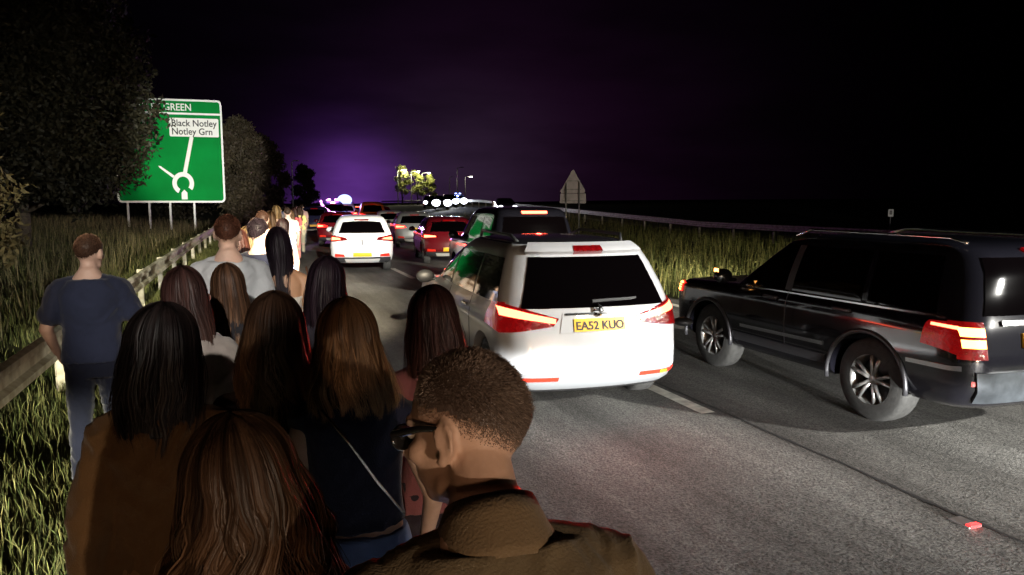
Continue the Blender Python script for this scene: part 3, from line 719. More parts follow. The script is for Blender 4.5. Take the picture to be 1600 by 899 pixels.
for x in (-.17, .17): c.patch('plate_lamp', WHITEL, 'rear', [(x - .06, .938), (x + .06, .938), (x + .06, .950), (x - .06, .950)], .02, .0, 4, 1)
c.number_plate(.865, 'EA52 KUO')
c.patch('badge', CHROME, 'rear', [(-.05, .985), (.05, .985), (.045, 1.01), (-.045, 1.01)], .012, .0, 4, 2)
c.side_windows([(-1.95, -1.05, -1.72, -1.02), (-.98, .0, -.95, .02), (.07, 1.0, .09, .42)], 1.05, 1.46)
c.side_windows([(-2.0, 1.15, -2.0, 1.15)], .35, .42, m=BLACK)
for sd in (-1, 1):
    for yy in (-.9, .05): MB().box(sd * .93 - .02, sd * .93 + .02, yy, yy + .2, .90, .93).build('door_handle', CHROME, c.root, bevel=.008)
    MB().tube([(sd * .56, -1.5, 1.60), (sd * .6, -1.4, 1.665), (sd * .6, -.3, 1.675), (sd * .56, -.1, 1.61)], .018, 8).build('roof_rail', BLACK, c.root, True)
    c.patch('door_seam', BLACK, 'side', [(-.02, .42), (.0, .42), (.03, 1.02), (.01, 1.02)], .002, .0, 1, 8, side=sd)
    c.patch('door_seam', BLACK, 'side', [(-1.0, .42), (-.98, .42), (-.98, 1.02), (-1.0, 1.02)], .002, .0, 1, 8, side=sd)
    c.patch('fuel_flap', BLACK, 'side', [(-1.76, .86), (-1.755, .86), (-1.755, 1.0), (-1.76, 1.0)], .002, .0, 1, 3, side=sd)
c.patch('tailgate_seam', BLACK, 'rear', [(-.72, .455), (.72, .455), (.72, .462), (-.72, .462)], .002, .0, 20, 1)
c.patch('rear_wiper', BLACK, 'rear', [(-.05, 1.06), (.42, 1.08), (.42, 1.095), (-.05, 1.085)], .02, .0, 10, 1)
c.patch('windscreen', GLASS, 'front', [(.70, 1.07), (-.70, 1.07), (-.58, 1.5), (.58, 1.5)], .006, .01, 12, 8)
c.mirror(1.0, 1.02, BLACK); red_spill(c.root, 32)
MB().lathe([(-.01, .03), (.008, .05), (.012, .055), (-.01, .06)], (0, 0, 0), 20).build('badge_ring', CHROME, c.root).location = (0, -2.235, .998); c.root.children[-1].rotation_euler = (0, 0, R(-90)); c.root.children[-1].scale = (1, 1.6, .6)

c.body.data.materials.append(BLACKROOF)  # upper faces take a darker material than the rest of the body
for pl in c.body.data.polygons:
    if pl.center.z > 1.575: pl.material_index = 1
# --- black off roader at the right edge
SUV_L = [(.36, -2.02, 2.1, .86), (.42, -2.10, 2.2, .92), (.55, -2.14, 2.27, .955), (.80, -2.13, 2.28, .965), (1.02, -2.10, 2.24, .95), (1.08, -2.09, 2.1, .93), (1.12, -2.08, 1.12, .91), (1.3, -2.05, .90, .87),
         (1.52, -2.0, .62, .80), (1.68, -1.93, .42, .745), (1.74, -1.82, .2, .70), (1.77, -1.6, 0, .6)]
BLK = paint('black_car_paint', (.006, .006, .009), .16); GREYTRIM = mat('dark_grey_trim', (.05, .05, .055), .4, metal=.4)
hd = R(20.2); d_ = Vector((-math.sin(hd), math.cos(hd), 0)); rt = Vector((math.cos(hd), math.sin(hd), 0))
wl = Vector((3.28, 6.42, 0))
b = Car('off_roader', 'large glossy black off roader with silver alloys passing at the right edge of the frame', 0, 0, hd, SUV_L, BLK, (-1.06, 1.34), .385, .2, .08, sz=.94, loc=wl + rt * .93 + d_ * 1.22, cat='off road car')
b.patch('rear_window', GLASS, 'rear', [(-.76, 1.10), (.76, 1.10), (.65, 1.55), (-.65, 1.55)], .006, .01, 14, 8)
b.side_windows([(-1.75, -1.0, -1.68, -.98), (-.93, -.02, -.92, -.02), (.08, .92, .08, .56)], 1.09, 1.55)
for sd in (-1, 1):
    k = (lambda q: [(sd * a, b_) for a, b_ in q] if sd > 0 else [(sd * a, b_) for a, b_ in (q[1], q[0], q[3], q[2])])
    tl = b.patch('tail_light', REDLENS, 'rear', k([(.78, .76), (.945, .76), (.93, 1.05), (.78, 1.05)]), .014, .02, 6, 8)
    b.patch('lamp_wrap', REDLENS, 'u', [(.262, .78), (.325, .84), (.32, 1.03), (.262, 1.05)], .016, .02, 6, 8, side=sd, parent=tl)
    for z in (.85, .94):
        b.patch('lit_block', BRAKEY, 'rear', k([(.79, z), (.92, z), (.92, z + .065), (.79, z + .065)]), .022, .0, 5, 2, parent=tl)
    b.patch('lit_block', BRAKE, 'u', [(.27, .985), (.315, .995), (.315, 1.015), (.27, 1.01)], .022, .0, 5, 2, side=sd, parent=tl)
    b.patch('lower_reflector', REFL, 'rear', k([(.6, .55), (.88, .55), (.88, .59), (.6, .59)]), .012, .01, 6, 2)
    b.patch('side_trim', CHROME, 'side', [(-.55, .62), (.72, .60), (.72, .635), (-.55, .655)], .01, .0, 20, 1, side=sd)
    b.patch('sill', GREYTRIM, 'side', [(-.58, .44), (.85, .44), (.85, .53), (-.58, .53)], .012, .01, 20, 2, side=sd)
    b.patch('bumper_trim', CHROME, 'u', [(.262, .665), (.34, .655), (.34, .69), (.262, .705)], .012, .0, 8, 1, side=sd)
    b.patch('door_seam', GREYTRIM, 'side', [(-.01, .53), (.0, .53), (.02, 1.1), (.01, 1.1)], .002, .0, 1, 8, side=sd)
    b.patch('window_line', CHROME, 'side', [(-1.85, 1.065), (1.0, 1.05), (1.0, 1.065), (-1.85, 1.08)], .006, .0, 24, 1, side=sd)
    b.patch('pillar_trim', GREYTRIM, 'side', [(-.02, 1.09), (.08, 1.09), (.08, 1.55), (-.02, 1.55)], .007, .0, 2, 6, side=sd)
    for yy in (-.85, .15): MB().box(sd * .95 - .02, sd * .95 + .02, yy, yy + .2, .98, 1.01).build('door_handle', GREYTRIM, b.root, bevel=.008)
    for q in range(5):
        pass
    # wheel arch lips
    for yy in b.wheels:
        mb = MB(); mb.tube([(sd * (b.width(.6) - .002), yy + .452 * math.cos(R(a)), .385 + .452 * math.sin(R(a))) for a in range(-8, 189, 8)], .022, 6); mb.build('arch_lip', GREYTRIM, b.root, True)
    b.patch('front_lamp', REDLIT if sd < 0 else REDLENS, 'u', [(.70, .86), (.76, .86), (.76, .98), (.70, .98)], .012, .01, 6, 4, side=sd)
    for z in (.875, .905, .935, .96): b.patch('lit_slat', BRAKEY, 'u', [(.705, z), (.75, z), (.75, z + .012), (.705, z + .012)], .018, .0, 4, 1, side=sd)
    red_light(b.root, (sd * .85, -2.26, .98), 5)
b.patch('rear_bumper', mat('dull_bumper_panel', (.10, .115, .13), .35, metal=.6, noise_=.6, nscale=5), 'rear', [(-.84, .42), (.84, .42), (.86, .66), (-.86, .66)], .03, .02, 20, 5)
b.patch('tailgate_bar', CHROME, 'rear', [(-.62, 1.02), (.62, 1.02), (.62, 1.06), (-.62, 1.06)], .02, .0, 12, 1)
b.number_plate(.90, x0=-.16)
b.mirror(.98, 1.13, BLK); red_spill(b.root, 45)
m_ = MB().box(-1.11, -1.105, .95, 1.03, 1.2, 1.24).build('mirror_indicator', BRAKEY, b.root)
b.patch('windscreen', GLASS, 'front', [(.78, 1.10), (-.78, 1.10), (-.66, 1.55), (.66, 1.55)], .006, .01, 12, 8)
b.patch('high_brake_light', REDLENS, 'rear', [(-.2, 1.58), (.2, 1.58), (.2, 1.61), (-.2, 1.61)], .02, .0, 6, 1)
for sd in (-1, 1): MB().tube([(sd * .64, -1.75, 1.66), (sd * .66, -1.6, 1.70), (sd * .66, .0, 1.71), (sd * .62, .25, 1.64)], .014, 8).build('roof_rail', CHROME, b.root, True)

# --- compact crossover and hatchbacks
HATCH_L = [(.26, -1.88, 1.9, .78), (.33, -1.97, 2.0, .85), (.50, -2.04, 2.05, .885), (.72, -2.02, 2.06, .895), (.92, -1.96, 1.98, .885), (.99, -1.93, 1.7, .865), (1.03, -1.91, 1.1, .85), (1.2, -1.80, .78, .79), (1.38, -1.62, .45, .71), (1.48, -1.46, .2, .64), (1.53, -1.2, .0, .54)]
def hatch(name, label, px, Y, body, lit=1, wide=1.0, tall=1.0, high=False, boot=WHITE, platez=.55, txt=None, hd=None, plate_m=None, lv=HATCH_L, cat='car', left=1, pw=1.6, glow=None):
    x = (px - 800) / F * Y; s, L = sL(x, Y); hdg = -heading(s) if hd is None else hd
    c = Car(name, label, px, Y, hdg, lv, body, (-1.25, 1.3), .33, .22, .13, sx=wide, sz=tall, loc=Vector((x, Y, 0)) + Vector((-math.sin(hdg), math.cos(hdg), 0)) * 2.0, cat=cat, seg=64, far=Y > 15)
    H = tall; W = wide
    c.patch('rear_window', GLASS, 'rear', [(-.66 * W, 1.07 * H), (.66 * W, 1.07 * H), (.54 * W, 1.36 * H), (-.54 * W, 1.36 * H)], .008, .01, 12, 8, bow=.03)
    c.side_windows([(-1.6, -.85, -1.35, -.83), (-.78, .0, -.76, .02), (.07, .85, .09, .40)], 1.06 * H, 1.38 * H)
    for sd in (-1, 1):
        k = (lambda q: [(sd * a * W, b_ * H) for a, b_ in q] if sd > 0 else [(sd * a * W, b_ * H) for a, b_ in (q[1], q[0], q[3], q[2])])
        tl = c.patch('tail_light', REDLIT if Y > 25 else REDLENS, 'rear', k([(.40, .88), (.87, .84), (.85, 1.02), (.46, .95)]), .014, .02, 10, 5)
        if lit: c.patch('lit_strip', BRAKE, 'rear', k([(.48 if lit > 1 else .60, .90), (.84, .88), (.83, .96), (.50 if lit > 1 else .62, .935)]), .024, .0, 8, 2, parent=tl)
        c.patch('lower_reflector', REFL, 'rear', k([(.50, .44), (.78, .44), (.76, .52), (.52, .50)]), .014, .01, 6, 3)
        if lit: red_light(c.root, (sd * .66 * W, -2.2, .93 * H), pw)
    c.patch('lower_bumper', GREYTRIM, 'rear', [(-.80 * W, .28 * H), (.80 * W, .28 * H), (.80 * W, .42 * H), (-.80 * W, .42 * H)], .014, .02, 14, 3)
    c.patch('bumper_panel', SW_, 'rear', [(-.46 * W, .29 * H), (.46 * W, .29 * H), (.5 * W, .38 * H), (-.5 * W, .38 * H)], .022, .0, 12, 3)
    c.patch('high_brake_light', BRAKE if high else REDLENS, 'rear', [(-.2, 1.405 * H), (.2, 1.405 * H), (.2, 1.43 * H), (-.2, 1.43 * H)], .02, .0, 6, 1)
    c.number_plate(platez * H, txt, m=plate_m)
    c.patch('windscreen', GLASS, 'front', [(.66 * W, 1.08 * H), (-.66 * W, 1.08 * H), (-.54 * W, 1.4 * H), (.54 * W, 1.4 * H)], .006, .01, 8, 6)
    c.mirror(.92, 1.06 * H, body)
    return c
SW_ = mat('satin_silver_panel', (.6, .6, .58), .4, metal=.3)
RED = paint('dark_red_car_paint', (.10, .004, .008), .25); DGREY = paint('dark_grey_car_paint', (.03, .03, .035), .25); ORANGE = paint('orange_car_paint', (.5, .09, .02), .35); BLUEP = paint('dark_blue_car_paint', (.02, .02, .06), .25)
cr = hatch('crossover', 'white crossover with yellow plate in the left lane beyond the black haired woman', 566, 20.8, WHITE, 1, 1.0, 1.04, platez=.50, hd=R(12))
MB().lathe([(-.01, .05), (.01, .06), (.012, .075), (-.01, .085)], (0, 0, 0), 16).build('badge', GREYTRIM, cr.root).location = (0, -2.02, .86); cr.root.children[-1].rotation_euler = (0, 0, R(90))
hatch('hatchback', 'dark red hatchback with round brake light just left of the black van', 705, 23.5, RED, 2, 1.0, .98, platez=.5, hd=R(13))
hatch('hatchback', 'silver hatchback with lit number plate ahead of the dark red one', 650, 32, SILVER, 2, 1.0, 1.0, platez=.82, hd=R(13))
hatch('hatchback', 'dark hatchback with bright rear seen between two lanes of cars', 612, 40, WHITE, 1, .98, .98, hd=R(13))
hatch('estate_car', 'dark car with glowing brake light at the head of the walkers', 492, 43, BLUEP, 2, 1.02, 1.12, hd=R(13))
hatch('estate_car', 'dark red car hidden behind the white crossover and below the blue beacon', 528, 33, RED, 1, 1.02, 1.0, hd=R(13), high=False)
# tall black van-like off roader ahead of the white people carrier
VAN_L = [(q[0], q[1], q[2], q[3]) for q in SUV_L]
v = Car('off_roader', 'tall black off roader with lit high brake light ahead of the white people carrier', 0, 0, R(17), VAN_L, BLK, (-1.28, 1.32), .385, .2, .08, sz=1.06, sx=.98, loc=Vector((.50, 14.6, 0)) + Vector((-math.sin(R(17)), math.cos(R(17)), 0)) * 2.1, cat='off road car', seg=72)
v.patch('rear_window', GLASS, 'rear', [(-.74, 1.22), (.74, 1.22), (.64, 1.70), (-.64, 1.70)], .006, .01, 12, 8)
v.side_windows([(-1.75, -1.0, -1.68, -.98), (-.93, -.02, -.92, -.02), (.08, .92, .08, .56)], 1.21, 1.7)
v.patch('high_brake_light', BRAKE, 'rear', [(-.27, 1.765), (.27, 1.765), (.27, 1.80), (-.27, 1.80)], .02, .0, 10, 2)
red_light(v.root, (0, -2.2, 1.80), 7)
for sd in (-1, 1):
    k = (lambda q: [(sd * a, b_) for a, b_ in q] if sd > 0 else [(sd * a, b_) for a, b_ in (q[1], q[0], q[3], q[2])])
    v.patch('tail_light', REDLIT, 'rear', k([(.74, .82), (.92, .82), (.91, 1.14), (.74, 1.14)]), .014, .02, 5, 6)
    v.patch('window_line', CHROME, 'side', [(-1.85, 1.69), (.55, 1.69), (.5, 1.705), (-1.85, 1.705)], .008, .0, 16, 1, side=sd)
v.number_plate(.95); v.mirror(.98, 1.22, BLK)
MB().box(-.05, -.02, 1.0, 1.0 + .1, 1.86, 2.02).build('roof_aerial', BLACK, v.root)
# orange van in the right lane
o_ = hatch('van', 'orange van with pale framed rear window in the right lane', 584, 44, ORANGE, 1, .92, 1.30, hd=R(14), cat='van')
# queue of police vehicles with beacons
def beacon(c, z, y=0, e=220, m=BLUE, col=(.2, .3, 1), w=.5):
    q = MB().box(-w, w, y - .12, y + .12, z, z + .05).build('light_bar_base', BLACK, c.root, bevel=.02)
    for x in ((-.5, .5) if w < .7 else (0,)): MB().ellipsoid((x * w * 1.1, y, z + (.12 if w < .7 else .22)), (.16, .12, .09) if w < .7 else (.55, .4, .44)).build('beacon', m, c.root, True)  # wide beacon oversized so its shape takes in the bloom
    if e:
        l = bpy.data.lights.new('beacon_light', 'POINT'); l.energy = e; l.color = col; l.shadow_soft_size = .15
        o = bpy.data.objects.new('beacon_light', l); COL.objects.link(o); o.parent = c.root; o.location = (0, y, z + .4)
BATT_Y = mat('retroreflective_yellow', (.85, .75, .05), .4); BATT_P = mat('glowing_magenta_sheeting', (.9, .3, .7), .3, emit=(.9, .35, 1), es=2.2)  # magenta sheeting emits in place of reflected headlamp light
pc = hatch('police_car', 'police estate with bright blue roof beacon ahead of the white crossover', 541, 56, WHITE, 1, 1.0, 1.22, hd=R(14), cat='police car')
beacon(pc, 1.9, -.6, 1400, BLUE, (.22, .26, 1), .7)
pv = hatch('police_van', 'police van with sparkling pink red reflective rear left of the blue beacon', 522, 48, BLUEP, 2, .95, 1.30, hd=R(14), cat='police van')
beacon(pv, 1.98, -1.0, 700, MAGENTA, (.75, .25, 1), .5)
for i in range(26):
    z = random.uniform(1.0, 2.1); x = -.75 + (2.1 - z) ** 2 * .9 * random.uniform(.6, 1.2)
    MB().ellipsoid((x, -2.05, z), (random.uniform(.03, .10), .03, random.uniform(.03, .09)), None, 10, 8).build('glitter_dot', MAGENTA, pv.root, True)  # glowing dots standing for glitter off the reflective rear markings
for px, Y, lb, bd in ((503, 62, 'small dark car beyond the head of the walkers', DGREY), (597, 60, 'far red car just right of the orange van', RED), (560, 74, 'far silver car between the police car and the orange van', SILVER),
                      (513, 82, 'very distant dark car far beyond the walkers', DGREY), (578, 98, 'most distant dark car of the queue above the orange van', BLUEP)):
    hatch('hatchback', lb, px, Y, bd, 2, 1.0, 1.05, hd=R(14), high=True)
# oncoming vehicles on the far carriageway
def oncoming(px, Y, z0, label, cat='car', beac=False, lv=HATCH_L, spread=1.0, e=500):
    x = (px - 800) / F * Y; hdg = R(180 + 8)
    c = Car('oncoming_car', label, 0, 0, hdg, lv, DGREY, (-1.25, 1.3), .33, .22, .13, loc=Vector((x, Y, z0)), cat=cat, group='oncoming cars on the far carriageway', seg=48, far=True, cut=False)
    for sd in (-1, 1):
        MB().ellipsoid((sd * .62, 2.0, .72), (.2 * spread, .09, .15 * spread)).build('headlight', HEADL, c.root, True)  # lamp shapes enlarged by spread to stand for their glare
    c.patch('windscreen', GLASS, 'front', [(.66, 1.08), (-.66, 1.08), (-.54, 1.4), (.54, 1.4)], .006, .01, 8, 6)
    c.side_windows([(-1.6, -.85, -1.35, -.83), (-.78, .0, -.76, .02), (.07, .85, .09, .40)], 1.06, 1.38)
    l = bpy.data.lights.new('headlight_glow', 'SPOT'); l.energy = e; l.spot_size = R(110); l.spot_blend = 1; l.color = (.85, .88, 1); l.shadow_soft_size = .2
    o = bpy.data.objects.new('headlight_glow', l); COL.objects.link(o); o.parent = c.root; o.location = (0, 2.3, .75); o.rotation_euler = (R(84), 0, 0)
    if beac: beacon(c, 1.55, 0, 250, BLUE)
    return c
for px, Y, lb, be in ((789, 66, 'oncoming car whose two round headlights stand clear right of the glare', False), (673, 92, 'oncoming car with a single dim headlight at the left of the glare', True),
                      (690, 84, 'oncoming car in the left of the merged white glare', True), (703, 88, 'oncoming car in the middle of the merged white glare', False), (716, 95, 'oncoming car at the right end of the merged white glare', True)):
    s, L = sL((px - 800) / F * Y, Y); oncoming(px, Y, gz(s, L) + .02, lb, 'car', be and px == 716, spread=1.15 if Y < 70 else (1.3 if px == 673 else random.uniform(1.7, 2.7)))
# ------------------------------------------------------------------ people
SKIN = mat('skin', (.54, .36, .28), .5, spec=.35, noise_=.18, nscale=14, bump=.12, bscale=90)
SKIN.node_tree.nodes['Principled BSDF'].inputs['Subsurface Weight'].default_value = .0
HAIRM = mat('hair_strands', (.05, .02, .01), .5, spec=.18, vcol='col')
def cloth(name, c, c2=None, rough=.85): return mat(name, c, rough, spec=.2, sheen=.15, col2=c2 or tuple(q * .78 for q in c), nscale=5, bump=.35, bscale=220)
MT = [(.80, .14, .095, .0), (.88, .165, .105, -.01), (.96, .165, .11, -.005), (1.06, .150, .10, 0), (1.16, .155, .10, 0), (1.28, .172, .115, -.005), (1.37, .175, .110, -.01), (1.425, .138, .088, -.012), (1.48, .085, .068, -.012), (1.53, .055, .058, -.008)]
FT = [(.80, .15, .10, -.005), (.88, .175, .112, -.015), (.96, .17, .108, -.01), (1.06, .135, .09, 0), (1.14, .130, .085, 0), (1.26, .142, .098, 0), (1.35, .148, .092, -.005), (1.405, .118, .078, -.01), (1.465, .07, .06, -.01), (1.52, .047, .05, -.005)]
def rotm(yaw=0, pitch=0, roll=0): return Matrix.Rotation(R(yaw), 4, 'Z') @ Matrix.Rotation(R(pitch), 4, 'X') @ Matrix.Rotation(R(roll), 4, 'Y')
def addxf(dst, src, M):
    for v_ in [np.vstack(src.v)]:
        q = v_ @ np.array(M.to_3x3()).T + np.array(M.translation)
        dst.add(q, src.f)
def head_mb(fem=False):
    h = MB(); k = .96 if fem else 1
    h.ellipsoid((0, -.012, .015), (.077 * k, .097 * k, .098 * k), None, 28, 20)
    h.ellipsoid((0, .028, -.045), (.060 * k, .068, .085), None, 24, 16)
    h.ellipsoid((0, .062, -.098), (.030, .026, .024))            # chin
    h.capsule((-.045, .02, -.085), (0, .066, -.1), .024, .02); h.capsule((.045, .02, -.085), (0, .066, -.1), .024, .02)   # jaw
    h.capsule((0, .082, .006), (0, .108, -.036), .009, .014)      # nose
    h.ellipsoid((-.012, .096, -.041), (.010, .012, .009)); h.ellipsoid((.012, .096, -.041), (.010, .012, .009))
    h.capsule((-.035, .076, .020), (.035, .076, .020), .011, .011)  # brow
    h.capsule((-.018, .085, -.070), (.018, .085, -.070), .008, .008); h.capsule((-.014, .084, -.080), (.014, .084, -.080), .008, .008)  # lips
    for sd in (-1, 1):
        h.ellipsoid((sd * .042, .062, -.030), (.022, .024, .022))
        M = Matrix.Rotation(R(-12), 3, 'X') @ Matrix.Rotation(R(sd * 18), 3, 'Z')
        M = Matrix.Rotation(R(-14), 3, 'X') @ Matrix.Rotation(R(-sd * 24), 3, 'Z')
        h.ellipsoid((sd * .083 * k, -.006, -.014), (.007, .017, .028), M, 16, 12); h.tube([(sd * (.080 + .012 * math.sin(R(a))) * k, -.006 - .019 * math.sin(R(a)), -.012 + .027 * math.cos(R(a)) ) for a in range(-10, 181, 19)], .0050, 7); h.ellipsoid((sd * .080 * k, .004, -.044), (.009, .010, .011))
    return h
def hand(mb, wpos, d, inward, fwd, s=1.0, curl=.5):
    d, inward, fwd = d.normalized(), inward.normalized(), fwd.normalized(); w = Vector(wpos)
    for o in (-.024, -.008, .008, .024): mb.capsule(w + d * .01 + fwd * o * .7, w + d * .085 * s + fwd * o, .014, .012, 8)
    for o, l in ((-.033, .055), (-.011, .070), (.012, .076), (.034, .066)):
        p = w + d * .09 * s + fwd * o; a = (d + inward * curl * .5).normalized(); b = (d + inward * curl * 1.6).normalized()
        m = p + a * l * .5; mb.capsule(p, m, .0090, .0085, 8); mb.capsule(m, m + b * l * .5, .0085, .0072, 8)
    p = w + d * .03 + fwd * .028; m = p + (d * .5 + fwd * .8 + inward * .2).normalized() * .036
    mb.capsule(p, m, .013, .011, 8); mb.capsule(m, m + (d * .9 + fwd * .25 + inward * .4).normalized() * .032, .0105, .009, 8)
def strands_mesh(name, pts, wd, cols, m, parent):
    """pts (N,M,3) centre lines, wd (N,M) half widths, cols (N,M,3), ribbons lying along side vectors"""
    N, M = pts.shape[:2]; t = np.gradient(pts, axis=1); t /= np.linalg.norm(t, axis=2, keepdims=True) + 1e-9
    c = pts.mean(axis=(0, 1)) * np.array([1, 1, 0]); o = pts * np.array([1, 1, 0]) - c; o /= np.linalg.norm(o, axis=2, keepdims=True) + 1e-9
    sd = np.cross(t, o); sd /= np.linalg.norm(sd, axis=2, keepdims=True) + 1e-9
    tw = RNG.uniform(-.7, .7, (N, 1, 1)); sd = sd * np.cos(tw) + o * np.sin(tw)
    v = np.stack([pts - sd * wd[..., None], pts + sd * wd[..., None]], 2).reshape(-1, 3)
    b = (np.arange(N)[:, None] * M + np.arange(M - 1)[None]) * 2; b = b.ravel(); q = np.stack([b, b + 1, b + 3, b + 2], 1)
    return fast_mesh(name, v, [q], m, np.repeat(cols.reshape(-1, 3), 2, 0), parent=parent, smooth=True)
def hair_long(parent, hc, secs, n, root_c, tip_c, HM, wave=.0, wid=.0022, lenvar=.26, gap=0, frizz=.004, ombre=.5, locks=52):
    """secs: list (dz, halfwidth, yback, yfront) below the head centre; hc head centre; HM head rotation"""
    sz = np.array([q[0] for q in secs])[::-1]; hw = np.array([q[1] for q in secs])[::-1]; yb = np.array([q[2] for q in secs])[::-1]; yf = np.array([q[3] for q in secs])[::-1]
    top = .128; zmin = sz[0]
    def shape(z):
        zz = np.clip(z, None, 0); a = np.interp(zz, sz, hw); b = np.interp(zz, sz, yb); f = np.interp(zz, sz, yf)
        k = np.where(z > 0, np.sqrt(np.clip(1 - (z / top) ** 2, 0, 1)), 1)
        yc = (b + f) / 2; return a * k, yc, (f - b) / 2 * k
    def place(P):
        wgt = np.clip((P[..., 2] + .26) / .22, 0, 1)[..., None]; wgt = wgt * wgt * (3 - 2 * wgt)
        Rm = np.array(HM.to_3x3()); piv = np.array([0, 0, -.11]); Q = (P - piv) @ Rm.T + piv
        return P * (1 - wgt) + Q * wgt + np.array(hc)
    # scalp cap and inner mass
    zs = np.concatenate([top * np.cos(np.linspace(.08, math.pi / 2, 12)), np.linspace(-.02, zmin * .80, 18)])
    V = []; m = 40
    for i, z in enumerate(zs):
        a, yc, hd_ = shape(np.array(z)); sc_ = .93
        for j in range(m):
            q = 2 * math.pi * j / m; rr = sc_ * (1 + .02 * noise.noise(Vector((math.cos(q) * 4, math.sin(q) * 4, z * 6))))
            V.append((float(a) * math.sin(q) * rr, float(yc) - float(hd_) * math.cos(q) * rr, z))
    V = place(np.array(V)); k = len(zs); f = [(i * m + j, (i + 1) * m + j, (i + 1) * m + (j + 1) % m, i * m + (j + 1) % m) for i in range(k - 1) for j in range(m)]
    f += [tuple(range(m)), tuple((k - 1) * m + m - 1 - j for j in range(m))]
    me = MB().add(V, f).mesh('hair'); me.polygons.foreach_set('use_smooth', [True] * len(me.polygons))
    at_ = me.color_attributes.new('col', 'FLOAT_COLOR', 'POINT'); rc_ = np.array(root_c) * .7
    cl = np.tile(np.array([*rc_, 1]), (len(V), 1)); at_.data.foreach_set('color', cl.astype(np.float32).ravel())
    cap = link('hair', me, HAIRM, parent)
    M = 24; nl = locks; lk = RNG.integers(0, nl, n); lc = (np.arange(nl) + RNG.uniform(-.3, .3, nl)) / nl * 2 * math.pi - math.pi
    lph, lfr, ltint, llay, lend = RNG.uniform(0, 6.3, nl), RNG.uniform(.8, 1.25, nl), RNG.uniform(.45, 1.6, nl), RNG.uniform(.90, 1.10, nl), RNG.uniform(0, lenvar * 1.25, nl)
    sp = RNG.normal(size=n) * 2.1 / nl
    lay = RNG.uniform(.965, 1.035, n); end = zmin * (1 - lend[lk] - RNG.uniform(0, lenvar * .4, n)); st = top * RNG.uniform(.80, .999, n)
    t = np.linspace(0, 1, M)[None]; z = st[:, None] + (end - st)[:, None] * (t ** 1.15)
    a, yc, hd_ = shape(z); prog = np.clip((.03 - z) / abs(zmin), 0, 1)
    L1 = lk[:, None]; wv = np.clip(prog * 1.6, 0, 1) * wave
    pa = lc[L1] + sp[:, None] * (1.25 - .75 * prog) + wv * 1.6 * np.sin(z * 42 * lfr[L1] + lph[L1]) + frizz * 5 * prog * RNG.normal(size=(n, 1))
    r_ = lay[:, None] * (1 + (llay[L1] - 1) * np.clip(prog * 2.5, .15, 1)) * (1 + wv * .9 * np.cos(z * 42 * lfr[L1] + lph[L1] * 1.3)) + frizz * 3 * prog * RNG.normal(size=(n, 1))
    fly = (RNG.uniform(0, 1, (n, 1)) < .10); r_ = r_ + fly * (prog + .12) * RNG.uniform(.0, .20, (n, 1)); pa = pa + fly * prog * RNG.normal(size=(n, 1)) * .25
    sd_ = float(RNG.uniform(0, 6.3)); r_ = r_ * (1 + .035 * np.sin(pa * 3 + sd_ + z * 9) + .03 * np.sin(pa * 7 - sd_ + z * 17))
    P = np.stack([a * np.sin(pa) * r_ + .007 * np.sin(z * 11 + sd_) * prog, yc - hd_ * np.cos(pa) * r_, z], -1); P = place(P)
    tint = (RNG.uniform(.65, 1.4, (n, 1)) * ltint[L1])[..., None]; cm = np.clip((prog ** (1 / max(.05, ombre))) , 0, 1)[..., None]
    C = (np.array(root_c) * (1 - cm) + np.array(tip_c) * cm) * tint
    W = wid * np.ones((n, 1)) * np.clip(1.1 - t ** 3, .1, 1) * RNG.uniform(.6, 1.3, (n, 1))
    strands_mesh('hair_strands', P, W, C, HAIRM, cap)
